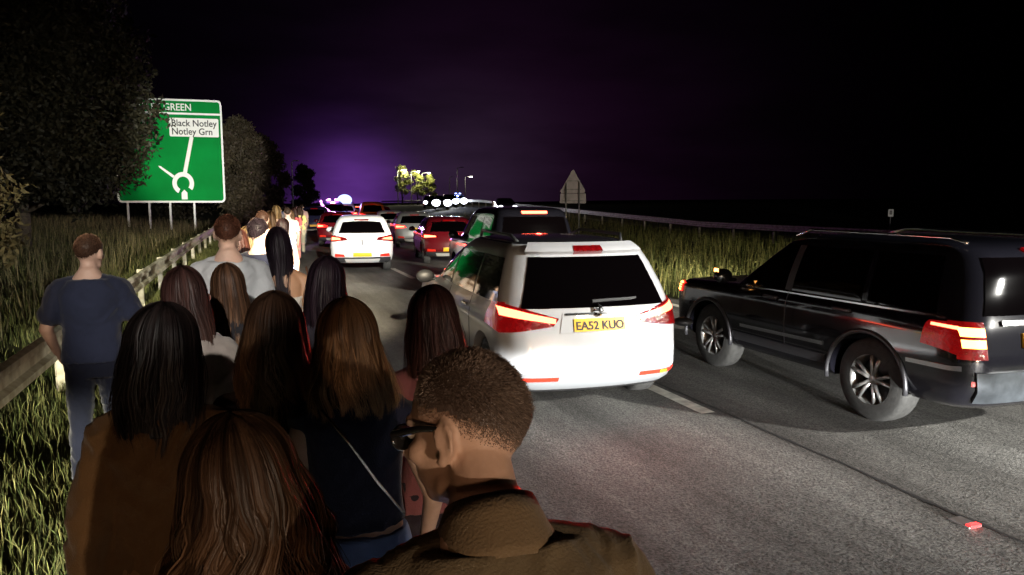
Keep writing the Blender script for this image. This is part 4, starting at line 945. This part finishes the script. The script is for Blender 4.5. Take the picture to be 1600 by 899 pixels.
def hair_short(parent, hc, HM, n, c0, c1, ln=.014, front=.055, wid=.0012, fade=1):
    """cropped hair: cap shell following the skull plus short strands"""
    Rm = np.array(HM.to_3x3()); piv = np.array([0, 0, -.11])
    def place(P): return (P - piv) @ Rm.T + piv + np.array(hc)
    def line(d):  # hairline height for direction d on the skull
        f = d[..., 1]; s_ = np.abs(d[..., 0]); return np.where(f > 0.05, .30 + .28 * np.clip(f, 0, 1) - .35 * s_ * (f < .6), -.62 + .45 * s_ ** 2 + .35 * np.clip(f + .35, 0, 1))
    rad = np.array([.077, .097, .098]); c = np.array([0, -.012, .015])
    V, F_ = [], []; nu, nv = 56, 40; idx = {}
    for i in range(nv + 1):
        a = math.pi * i / nv
        for j in range(nu):
            b_ = 2 * math.pi * j / nu; d = np.array([math.sin(a) * math.cos(b_), math.sin(a) * math.sin(b_), math.cos(a)])
            V.append(d)
    V = np.array(V); ok = V[:, 2] > line(V) + (.19 if n > 20000 else .03)
    th = .001 + .004 * np.clip((V[:, 2] - line(V)) * 2, 0, 1)
    for i in range(nv):
        for j in range(nu):
            q = (i * nu + j, (i + 1) * nu + j, (i + 1) * nu + (j + 1) % nu, i * nu + (j + 1) % nu)
            if sum(ok[x] for x in q) >= 3: F_.append(q)
    P = c + V * (rad + th[:, None]); me = MB().add(place(P), F_).mesh('hair'); me.polygons.foreach_set('use_smooth', [True] * len(me.polygons))
    at_ = me.color_attributes.new('col', 'FLOAT_COLOR', 'POINT'); cl = np.tile(np.array([*(np.array(c0) * .8), 1]), (len(V), 1)); at_.data.foreach_set('color', cl.astype(np.float32).ravel())
    cap = link('hair', me, HAIRM, parent)
    d = RNG.normal(size=(n * 2, 3)); d /= np.linalg.norm(d, axis=1)[:, None]; d = d[d[:, 2] > line(d) + RNG.uniform(-.10, .10, len(d))][:n]; n = len(d)
    base = c + d * rad; h = np.clip((d[:, 2] - line(d)) * 1.8, .15, 1)[:, None]
    flow = np.stack([d[:, 0] * .1, -.35 + .8 * np.clip(d[:, 1], 0, 1), -.6 * (1 - np.clip(d[:, 2], 0, 1))], -1) + RNG.normal(size=(n, 3)) * .14
    tt = np.linspace(0, 1, 4)[None, :, None]; L_ = ln * h * RNG.uniform(.7, 1.4, (n, 1))
    P = base[:, None] + d[:, None] * (L_[:, None] * (.25 + tt * .7)) + flow[:, None] * (L_[:, None] * tt ** 1.3 * 1.2)
    P = place(P); C = np.tile((np.array(c0) + (np.array(c1) - np.array(c0)) * RNG.uniform(0, 1, (n, 1)))[:, None] * RNG.uniform(.6, 1.4, (n, 1, 1)), (1, 4, 1))
    strands_mesh('hair_strands', P, wid * np.ones((n, 4)) * np.array([1, 1, .8, .3]), C, HAIRM, cap)
def wrinkle(me, amp, sc3, seed):
    n = len(me.vertices); co = np.empty(n * 3, np.float32); me.vertices.foreach_get('co', co); co = co.reshape(-1, 3)
    no = np.empty(n * 3, np.float32); me.vertices.foreach_get('normal', no); no = no.reshape(-1, 3)
    def fold(p):
        a = noise.noise(Vector((p[0] * sc3[0] + seed, p[1] * sc3[1], p[2] * sc3[2])))
        q = Vector((p[0] * 7 + p[2] * 5 + a * 1.2, p[1] * 6, p[2] * 11 - abs(p[0]) * 9 + seed + a)); b = 1 - abs(noise.noise(q)) * 2.4
        c = 1 - abs(noise.noise(Vector((p[0] * 19 - p[2] * 8, p[1] * 15 + seed, p[2] * 15)))) * 2.4
        return a * .8 + b * .75 + c * .35 - .5
    d = np.array([fold(p) for p in co])
    co = co + no * (d * amp)[:, None]; me.vertices.foreach_set('co', co.ravel()); me.update()
def person(label, px, Y, h, fem=False, top=None, bottom=None, sleeve='short', legs='trousers', hair=None, head=(0, 0, 0), vox=.009, turn=0, arms=None, lean=0, step=.16, shoes=None, skin=None, topz=.90, loose=.012, ground=0, X=None, dress=False, wr=.006, group='people walking along the road edge', straps=None, hands=True):
    x = (px - 800) / F * (Y * math.cos(R(PITCH)) + (CAM_H - h) * math.sin(R(PITCH))) if X is None else X
    s, L = sL(x, Y); hd_ = -heading(s) + R(turn)
    root = empty('person', (x, Y, gz(s, L) + .006), hd_, label, 'person', group); k = h / 1.75; root.scale = (k, k, k)
    T = FT if fem else MT; sw = .148 if fem else .178; skin = skin or SKIN
    if not lean: head = (head[0] + random.uniform(-6, 6), head[1] + random.uniform(-7, 4), random.uniform(-7, 7))
    HM = rotm(*head); LM = Matrix.Rotation(R(-lean), 4, 'X'); LP = Vector((0, 0, 1.0))
    lf = lambda p: (LM @ (Vector(p) - LP)) + LP if Vector(p).z > 1.0 else Vector(p)
    hc = lf((0, .03, 1.635)); nk = lf((0, -.01, 1.46))
    body = MB(); t = MB(); t.loft(T, 30); 
    tv = np.vstack(t.v); tv = np.array([tuple(lf(p)) for p in tv]); body.add(tv, t.f)
    body.capsule(nk, hc + Vector((0, -.015, -.04)), .056 if not fem else .046, .050 if not fem else .042)
    hb = head_mb(fem); piv = Vector((0, 0, -.11)); addxf(body, hb, Matrix.Translation(Vector(hc)) @ Matrix.Translation(piv) @ HM @ Matrix.Translation(-piv))
    A = arms or {}
    joints = []
    for sd in (-1, 1):
        sh = lf((sd * sw, -.005, 1.378 if fem else 1.385)); el = lf(A.get(('el', sd), (sd * (sw + .055), -.04, 1.10))); wrp = lf(A.get(('wr', sd), (sd * (sw + .05), .07 if sd > 0 else -.02, .86)))
        f_ = .82 if fem else 1
        body.capsule(lf((sd * .05, -.008, 1.435)), sh, .050 * f_, .056 * f_); body.capsule(sh, el, .054 * f_, .042 * f_); body.capsule(el, wrp, .043 * f_, .027 * f_)
        if hands: hand(body, wrp, wrp - el, Vector((-sd, 0, 0)), Vector((0, 1, 0)))
        joints.append((sd, sh, el, wrp))
        ph = sd * step
        hip = Vector((sd * .09, 0, .90)); kn = Vector((sd * .095, ph * .5 + .03, .49)); an = Vector((sd * .09, ph, .085 + max(0, -ph) * .25)); toe = an + Vector((sd * .02, .15, -.05))
        body.capsule(hip, kn, .088, .056, ell=1); body.capsule(kn + Vector((0, -.012, -.1)), an, .052, .034); body.capsule(kn, kn + Vector((0, -.02, -.12)), .055, .056)
        body.capsule(an + Vector((0, -.03, -.045)), toe, .034, .028)
        joints.append((kn, an, toe, hip))
    me = remeshed(body, vox, 'body', 2); link('body', me, skin, root)
    J = [j for j in joints if not isinstance(j[0], int)]; AJ = [j for j in joints if isinstance(j[0], int)]
    if top:
        s_ = MB(); z1 = {'strapless': 1.27}.get(sleeve, 1.455)
        secs = []
        for z in np.linspace(topz, z1, 14):
            hw, hdv, yc = (float(np.interp(z, [q[0] for q in T], [q[i] for q in T])) for i in (1, 2, 3))
            if z > 1.40 and sleeve != 'strapless': hw *= 1.02
            fl = loose * (1 + 1.2 * max(0, (1.15 - z)) ) if not dress else loose
            secs.append((z, hw + fl, hdv + fl, yc))
        if dress:
            secs = [(.52, .25, .20, 0), (.62, .24, .19, 0), (.75, .22, .165, -.01), (.88, .195, .13, -.015)] + [q for q in secs if q[0] > .93]
        t = MB().loft(secs, 34); tv = np.array([tuple(lf(p)) for p in np.vstack(t.v)]); s_.add(tv, t.f)
        if sleeve != 'strapless':
            for sd, sh, el, wrp in AJ:
                f_ = .84 if fem else 1.02
                s_.capsule(lf((sd * .05, -.01, 1.435)), sh, .050 * f_ + loose * .45, .058 * f_ + loose * .5)
                if sleeve == 'short': s_.capsule(sh, sh.lerp(el, .62), .062 * f_ + loose * .5, .060 * f_ + loose)
                if sleeve == 'long': s_.capsule(sh, el, .062 * f_ + loose * .6, .052 * f_ + loose); s_.capsule(el, el.lerp(wrp, .97), .052 * f_ + loose, .038 * f_ + loose)
            if sleeve != 'none' or True: s_.capsule(nk + Vector((0, -.0, -.04)), nk + Vector((0, .006, .012)), .075 if not fem else .062, .066 if not fem else .053)
        me = remeshed(s_, vox, 'top', 3); wrinkle(me, wr, (9, 9, 5), px * .01)
        link({'strapless': 'dress'}.get(sleeve, 'dress' if dress else 'shirt'), me, top, root)
    if legs in ('trousers', 'shorts') and bottom:
        b_ = MB(); secs = []
        for z in np.linspace(.79, 1.02, 6):
            hw, hdv, yc = (float(np.interp(z, [q[0] for q in T], [q[i] for q in T])) for i in (1, 2, 3)); secs.append((z, hw + .009, hdv + .012, yc))
        b_.loft(secs, 30)
        for kn, an, toe, hip in J:
            if legs == 'trousers': b_.capsule(hip, kn, .10, .076); b_.capsule(kn, an + Vector((0, -.01, .02)), .076, .060)
            else: b_.capsule(hip, hip.lerp(kn, .42), .105, .098)
        me = remeshed(b_, vox, 'trousers', 2); wrinkle(me, wr * 1.2, (8, 8, 4), px * .02); link('shorts' if legs == 'shorts' else 'trousers', me, bottom, root)
    for kn, an, toe, hip in J:
        b_ = MB().capsule(an + Vector((0, -.035, -.042)), toe + Vector((0, .015, 0)), .043, .036); b_.capsule(an + Vector((0, -.03, -.01)), an + Vector((0, -.02, .01)), .044, .042)
        link('shoe', remeshed(b_, max(vox, .008), 'shoe', 2), shoes or BLACK, root)
    # eyes
    for sd in (-1, 1):
        e = MB().ellipsoid((0, 0, 0), (.011, .011, .011), None, 12, 8).build('eye', EYE, root, True); e.location = Vector(hc) + piv + HM.to_3x3() @ (Vector((sd * .031, .079, .001)) - piv)
    if hair: hair(root, tuple(hc), HM)
    root['hc'] = list(hc)
    return root
EYE = mat('eye_white', (.6, .58, .55), .2)
BRN0, BRN1 = (.020, .009, .005), (.085, .042, .020)
def LH(secs, n=3000, r=BRN0, t=BRN1, **kw): return lambda p, hc, HM: hair_long(p, hc, secs, n, r, t, HM, **kw)
def SH(n, c0, c1, **kw): return lambda p, hc, HM: hair_short(p, hc, HM, n, c0, c1, **kw)
STR = [(0, .089, -.118, .065), (-.06, .094, -.122, .05), (-.12, .100, -.118, .02), (-.20, .108, -.118, -.02), (-.30, .112, -.135, -.06), (-.42, .105, -.15, -.09), (-.50, .085, -.15, -.10)]
BOB = [(0, .093, -.122, .065), (-.06, .104, -.130, .055), (-.12, .118, -.134, .03), (-.19, .128, -.14, .0), (-.25, .12, -.14, -.03)]
MID = [(0, .092, -.12, .065), (-.06, .100, -.126, .055), (-.13, .108, -.125, .02), (-.22, .115, -.128, -.02), (-.33, .112, -.145, -.06)]
PONY = [(0, .084, -.112, .06), (-.06, .084, -.115, .04), (-.12, .078, -.108, .0), (-.20, .066, -.112, -.05), (-.32, .052, -.138, -.08), (-.46, .040, -.15, -.11)]

# 1 man in the brown jacket, close at the bottom
JK = cloth('olive_brown_jacket', (.14, .108, .066)); JK2 = cloth('jacket_collar', (.17, .12, .07))
p1 = person('man in sunglasses and brown collared jacket turned to profile at the bottom of the frame', 821, .93, 1.80, top=JK, bottom=cloth('dark_trousers', (.02, .02, .025)), sleeve='long', head=(50, -14, 6), lean=21, vox=.006, turn=-3, loose=.018, wr=.006,
            hair=SH(36000, (.10, .072, .062), (.30, .24, .21), ln=.008, wid=.0006))
hc = Vector(p1['hc'])
# collar
cb = MB(); nn = 40; vs = []
for i in range(nn):
    a = 2 * math.pi * i / nn; fx = math.cos(a); fy = math.sin(a)
    for (r_, z_) in ((.060, 1.508), (.067, 1.516), (.079, 1.488), (.098, 1.444), (.102, 1.428), (.070, 1.43)):
        q = Vector((fx * r_ * 1.02, fy * r_ * .98 - .012, z_ - .018 * fy)); q = Matrix.Rotation(R(-21), 3, 'X') @ (q - Vector((0, 0, 1))) + Vector((0, 0, 1))
        vs.append(tuple(q))
k = 6; cb.add(vs, [(i * k + j, i * k + (j + 1) % k, ((i + 1) % nn) * k + (j + 1) % k, ((i + 1) % nn) * k + j) for i in range(nn) for j in range(k)])
cm = cb.mesh('collar'); wrinkle(cm, .0012, (14, 14, 10), 3); cm.polygons.foreach_set('use_smooth', [True] * len(cm.polygons)); link('collar', cm, JK2, p1)
HM = rotm(50, -14, 6); piv = Vector((0, 0, -.11)); MM = Matrix.Translation(hc) @ Matrix.Translation(piv) @ HM @ Matrix.Translation(-piv)
sgm = MB()
for sd in (-1, 1):
    sgm.ellipsoid((sd * .034, .098, -.004), (.033, .008, .022)); sgm.capsule((sd * .068, .090, .006), (sd * .082, .03, .010), .007, .006, 8); sgm.capsule((sd * .082, .03, .010), (sd * .083, -.02, .004), .006, .004, 8)
sgm.capsule((-.01, .104, .002), (.01, .104, .002), .004, .004, 8)
s2 = MB(); addxf(s2, sgm, MM); s2.build('sunglasses', mat('black_sunglasses', (.01, .01, .011), .15, coat=.5), p1, True)

# 2 woman with big wavy brown hair, very close
VOL = [(0, .104, -.132, .07), (-.06, .120, -.142, .06), (-.12, .134, -.148, .04), (-.20, .146, -.152, .0), (-.30, .150, -.158, -.04), (-.40, .136, -.162, -.07), (-.46, .11, -.158, -.09)]
person('woman with big wavy dark brown hair filling the bottom left centre', 380, 1.25, 1.62, True, cloth('black_top', (.02, .015, .013)), cloth('dark_jeans', (.02, .022, .035)), 'long', vox=.007, head=(6, -4, 0), turn=6,
       hair=LH(VOL, 9000, (.028, .015, .009), (.19, .11, .062), wave=.13, wid=.0016, ombre=.7, frizz=.010))
# 3 woman in long brown coat
person('woman with black hair in a long brown coat at lower left', 243, 2.05, 1.70, True, cloth('brown_coat', (.10, .055, .022)), cloth('tan_trousers', (.2, .12, .06)), 'long', topz=.55, loose=.016, wr=.014, vox=.009, turn=2, step=.1,
       hair=LH([(0, .100, -.12, .06), (-.06, .108, -.128, .05), (-.13, .11, -.125, .02), (-.22, .10, -.13, -.02), (-.31, .07, -.14, -.07)], 5000, (.006, .004, .004), (.012, .008, .007), wave=.03, wid=.0018))
# 4 woman with light brown waves
person('woman with long light brown wavy hair and dark cardigan in the middle of the group', 430, 2.3, 1.70, True, cloth('dark_plum_cardigan', (.03, .014, .016)), cloth('black_trousers', (.015, .015, .018)), 'long', loose=.012, wr=.010, vox=.009, head=(-10, 0, 0),
       hair=LH(MID, 6500, (.034, .018, .011), (.28, .175, .10), wave=.05, wid=.0017, ombre=.8, frizz=.007))
# 5 woman in navy sleeveless top and jeans
NV = cloth('navy_sleeveless_top', (.010, .012, .035)); JEAN = cloth('blue_jeans', (.13, .20, .46))
p5 = person('woman with shoulder length fair brown hair, navy sleeveless top and blue jeans', 548, 2.2, 1.70, True, NV, JEAN, 'none', vox=.009, topz=1.03, wr=.006, turn=-4,
       arms={('el', 1): (.25, -.02, 1.10), ('wr', 1): (.235, .09, .88)},
       hair=LH(BOB, 6500, (.06, .032, .017), (.32, .20, .11), wave=.035, wid=.0017, ombre=.8, frizz=.006))
ch = MB(); ch.tube([(-.10, -.115, 1.44), (-.02, -.128, 1.33), (.06, -.125, 1.20), (.14, -.095, 1.08)], .005, 6); ch.build('bag_strap', mat('glinting_chain_strap', (.6, .6, .65), .25, metal=1), p5, True)
# 6 woman with dark straight hair and pink top behind the man
person('woman with straight dark brown hair and pink top behind the man in sunglasses', 683, 2.7, 1.68, True, cloth('dusty_pink_top', (.26, .09, .10)), cloth('dark_skirt', (.03, .02, .03)), 'short', vox=.009, head=(-8, 0, 0),
       hair=LH([(0, .093, -.12, .065), (-.06, .100, -.126, .055), (-.13, .106, -.125, .02), (-.19, .110, -.125, -.02), (-.24, .108, -.128, -.04)], 5500, (.026, .010, .010), (.06, .024, .018), wid=.0014, lenvar=.10, frizz=.002))
# 7 woman with black hair
person('woman with long black hair and dark patterned top walking nearest the traffic', 508, 3.6, 1.72, True, cloth('dark_patterned_top', (.012, .011, .018), (.028, .027, .04)), cloth('dark_blue_jeans', (.02, .03, .06)), 'short', vox=.011,
       hair=LH(STR, 4200, (.008, .004, .007), (.014, .007, .011), wid=.002))
# 8 woman in grey top
person('woman with long brown hair and pale grey pleated top behind the white barrier', 292, 3.15, 1.71, True, cloth('grey_pleated_top', (.30, .27, .24), (.18, .155, .14)), cloth('charcoal_trousers', (.03, .03, .035)), 'short', loose=.03, wr=.012, vox=.010, turn=-20, head=(-14, 0, 0),
       hair=LH(STR[:-1], 4600, (.020, .009, .008), (.085, .042, .028), wid=.002, wave=.02))
# 9 girl with light brown hair
person('girl with straight light brown hair and black top in front of the white shirted man', 358, 4.0, 1.655, True, cloth('black_tee', (.014, .013, .016)), cloth('grey_skirt', (.05, .05, .055)), 'short', vox=.011, turn=-10,
       hair=LH(STR, 4000, (.045, .022, .012), (.12, .065, .032), wid=.002))
# 10 man in white T-shirt
person('tall man with cropped reddish hair in a pale grey T-shirt', 354, 5.2, 1.90, top=cloth('pale_grey_tee', (.50, .52, .54)), bottom=cloth('navy_trousers', (.02, .02, .035)), vox=.011, loose=.022, wr=.008, head=(-12, 0, 0),
       hair=SH(4200, (.05, .02, .012), (.12, .05, .03), ln=.009, wid=.002))
# 11 man in navy tee
person('dark haired man in a navy T-shirt left of the woman in the white dress', 404, 6.6, 1.84, top=cloth('navy_tee', (.012, .014, .03)), bottom=cloth('grey_trousers', (.06, .06, .065)), vox=.012, head=(-25, 0, 0),
       hair=SH(3000, (.008, .005, .007), (.015, .01, .012), ln=.011, wid=.0025))
# 12 woman in strapless dress
p12 = person('woman with a black ponytail in a white strapless dress', 437, 5.4, 1.80, True, cloth('white_pleated_dress', (.72, .68, .60), (.52, .47, .40)), None, 'strapless', 'none', vox=.010, dress=True, wr=.010, turn=-4, skin=mat('tanned_skin', (.50, .27, .15), .5, noise_=.12, nscale=12),
       hair=LH(PONY, 3500, (.006, .003, .006), (.010, .005, .009), wid=.002, frizz=.001))
# her handbag, carried at the right hip
hb_ = empty('handbag', p12.location + Vector((.235, .0, 1.19)), p12.rotation_euler.z, 'small black leather shoulder bag at the side of the woman in the white dress', 'bag')
MB().loft([(-.11, .05, .10, 0), (-.09, .062, .13, 0), (0, .065, .135, 0), (.07, .05, .12, 0), (.09, .03, .1, 0)], 24, 3).build('bag_body', mat('black_leather', (.012, .011, .012), .35, noise_=.3, bump=.3), hb_, True)
for dy in (-.07, .07): MB().tube([(0, dy, .08), (-.025, dy * .7, .22), (-.05, dy * .2, .33)], .007, 8).build('bag_strap', mat('brown_leather_strap', (.10, .045, .025), .45), hb_, True)
# 13 man alone by the barrier on the left
person('man in a navy T-shirt and dark jeans walking alone on the grass at left', 135, 5.0, 1.77, top=cloth('washed_navy_tee', (.018, .023, .048)), bottom=cloth('indigo_jeans', (.006, .008, .020)), vox=.010, loose=.024, wr=.008, shoes=mat('white_trainers', (.7, .7, .66), .6), turn=0, head=(-15, -6, 0),
       arms={('el', 1): (.27, .0, 1.13), ('wr', 1): (.22, .14, .95), ('el', -1): (-.27, -.02, 1.13), ('wr', -1): (-.24, .10, .95)},
       hair=SH(4500, (.03, .015, .01), (.08, .04, .025), ln=.009, wid=.002))
# far walkers, strung out along the edge of the road
FAR = [
 ('blonde woman in white vest top and denim shorts between the two men', 384, 9.6, 1.66, True, (.72, .70, .66), (.20, .26, .36), 'none', 'shorts', 'L', (.18, .11, .05)),
 ('broad man in a white T-shirt ahead of the woman in denim shorts', 411, 10.6, 1.86, False, (.74, .74, .74), (.10, .10, .12), 'short', 'trousers', 'S', (.06, .03, .02)),
 ('woman in a pale blue dress with long dark hair', 441, 11.2, 1.74, True, (.30, .36, .62), (.3, .36, .62), 'none', 'trousers', 'L', (.03, .015, .015)),
 ('woman with brown hair close behind the broad man in white', 424, 14.5, 1.80, True, (.5, .42, .36), (.12, .12, .2), 'short', 'trousers', 'L', (.10, .05, .02)),
 ('fair haired walker whose head shows above the pale blue dress', 431, 18, 1.9, True, (.55, .36, .26), (.1, .1, .12), 'short', 'shorts', 'L', (.22, .13, .05)),
 ('walker in a cream shirt and black shorts beyond the pale blue dress', 449, 19, 1.84, False, (.66, .60, .48), (.02, .02, .025), 'short', 'shorts', 'S', (.05, .03, .02)),
 ('walker in a bright coral pink top near the dark car', 460, 25, 1.80, True, (.75, .12, .12), (.7, .25, .2), 'short', 'trousers', 'L', (.05, .02, .015)),
 ('walker in a yellow and white top beside the coral pink one', 468, 28, 1.82, True, (.72, .62, .22), (.5, .45, .3), 'short', 'trousers', 'L', (.06, .03, .02)),
 ('man in a pale pink shirt at the head of the line by the brake light', 471, 34, 1.88, False, (.68, .45, .42), (.08, .08, .1), 'short', 'trousers', 'S', (.05, .03, .02)),
 ('small figure in a grey top farthest along the barrier', 437, 30, 1.78, False, (.35, .32, .32), (.05, .05, .07), 'short', 'trousers', 'S', (.04, .02, .02)),
 ('walker with pale face looking back beside the woman in denim shorts', 399, 12.5, 1.72, False, (.05, .05, .06), (.05, .05, .06), 'short', 'trousers', 'S', (.10, .06, .04)),
 ('woman in a white top just behind the coral pink walker', 455, 22, 1.72, True, (.7, .66, .62), (.1, .12, .2), 'none', 'shorts', 'L', (.16, .09, .04)),
 ('man in a blue shirt far down the line beside the barrier', 446, 36, 1.82, False, (.2, .26, .5), (.05, .05, .07), 'short', 'trousers', 'S', (.04, .02, .02)),
 ('walker in a lilac top between the pale blue dress and the barrier', 433, 23, 1.76, True, (.45, .33, .5), (.06, .06, .08), 'short', 'trousers', 'L', (.05, .025, .015)),
 ('walker in a beige jumper behind the broad man in white', 419, 17, 1.78, False, (.5, .42, .3), (.08, .07, .06), 'short', 'trousers', 'S', (.05, .03, .02)),
 ('tiny pale walker last in the line beyond all the others', 462, 45, 1.80, False, (.6, .56, .5), (.1, .1, .1), 'short', 'trousers', 'S', (.04, .02, .02)),
 ('walker with dark reddish hair between the pale shirted man and the navy T-shirt man', 373, 7.6, 1.70, True, (.03, .02, .02), (.04, .04, .05), 'short', 'trousers', 'L', (.06, .02, .015)),
]
for i, (lb, px, Y, h, fem, ct, cb_, sl, lg, hr, hcl) in enumerate(FAR):
    hcl = np.array(hcl)
    hair = LH(STR if i != 0 else MID, 900, tuple(hcl * .5), tuple(hcl), wid=.005) if hr == 'L' else SH(900, tuple(hcl * .6), tuple(hcl), ln=.010, wid=.004)
    person(lb, px, Y, h, fem, cloth('far_top', ct), cloth('far_bottom', cb_), sl, lg, hair, (150 if 'looking back' in lb else random.uniform(-15, 15), 0, 0), .018, random.uniform(-8, 8), step=random.choice((-.16, .16, .12)))
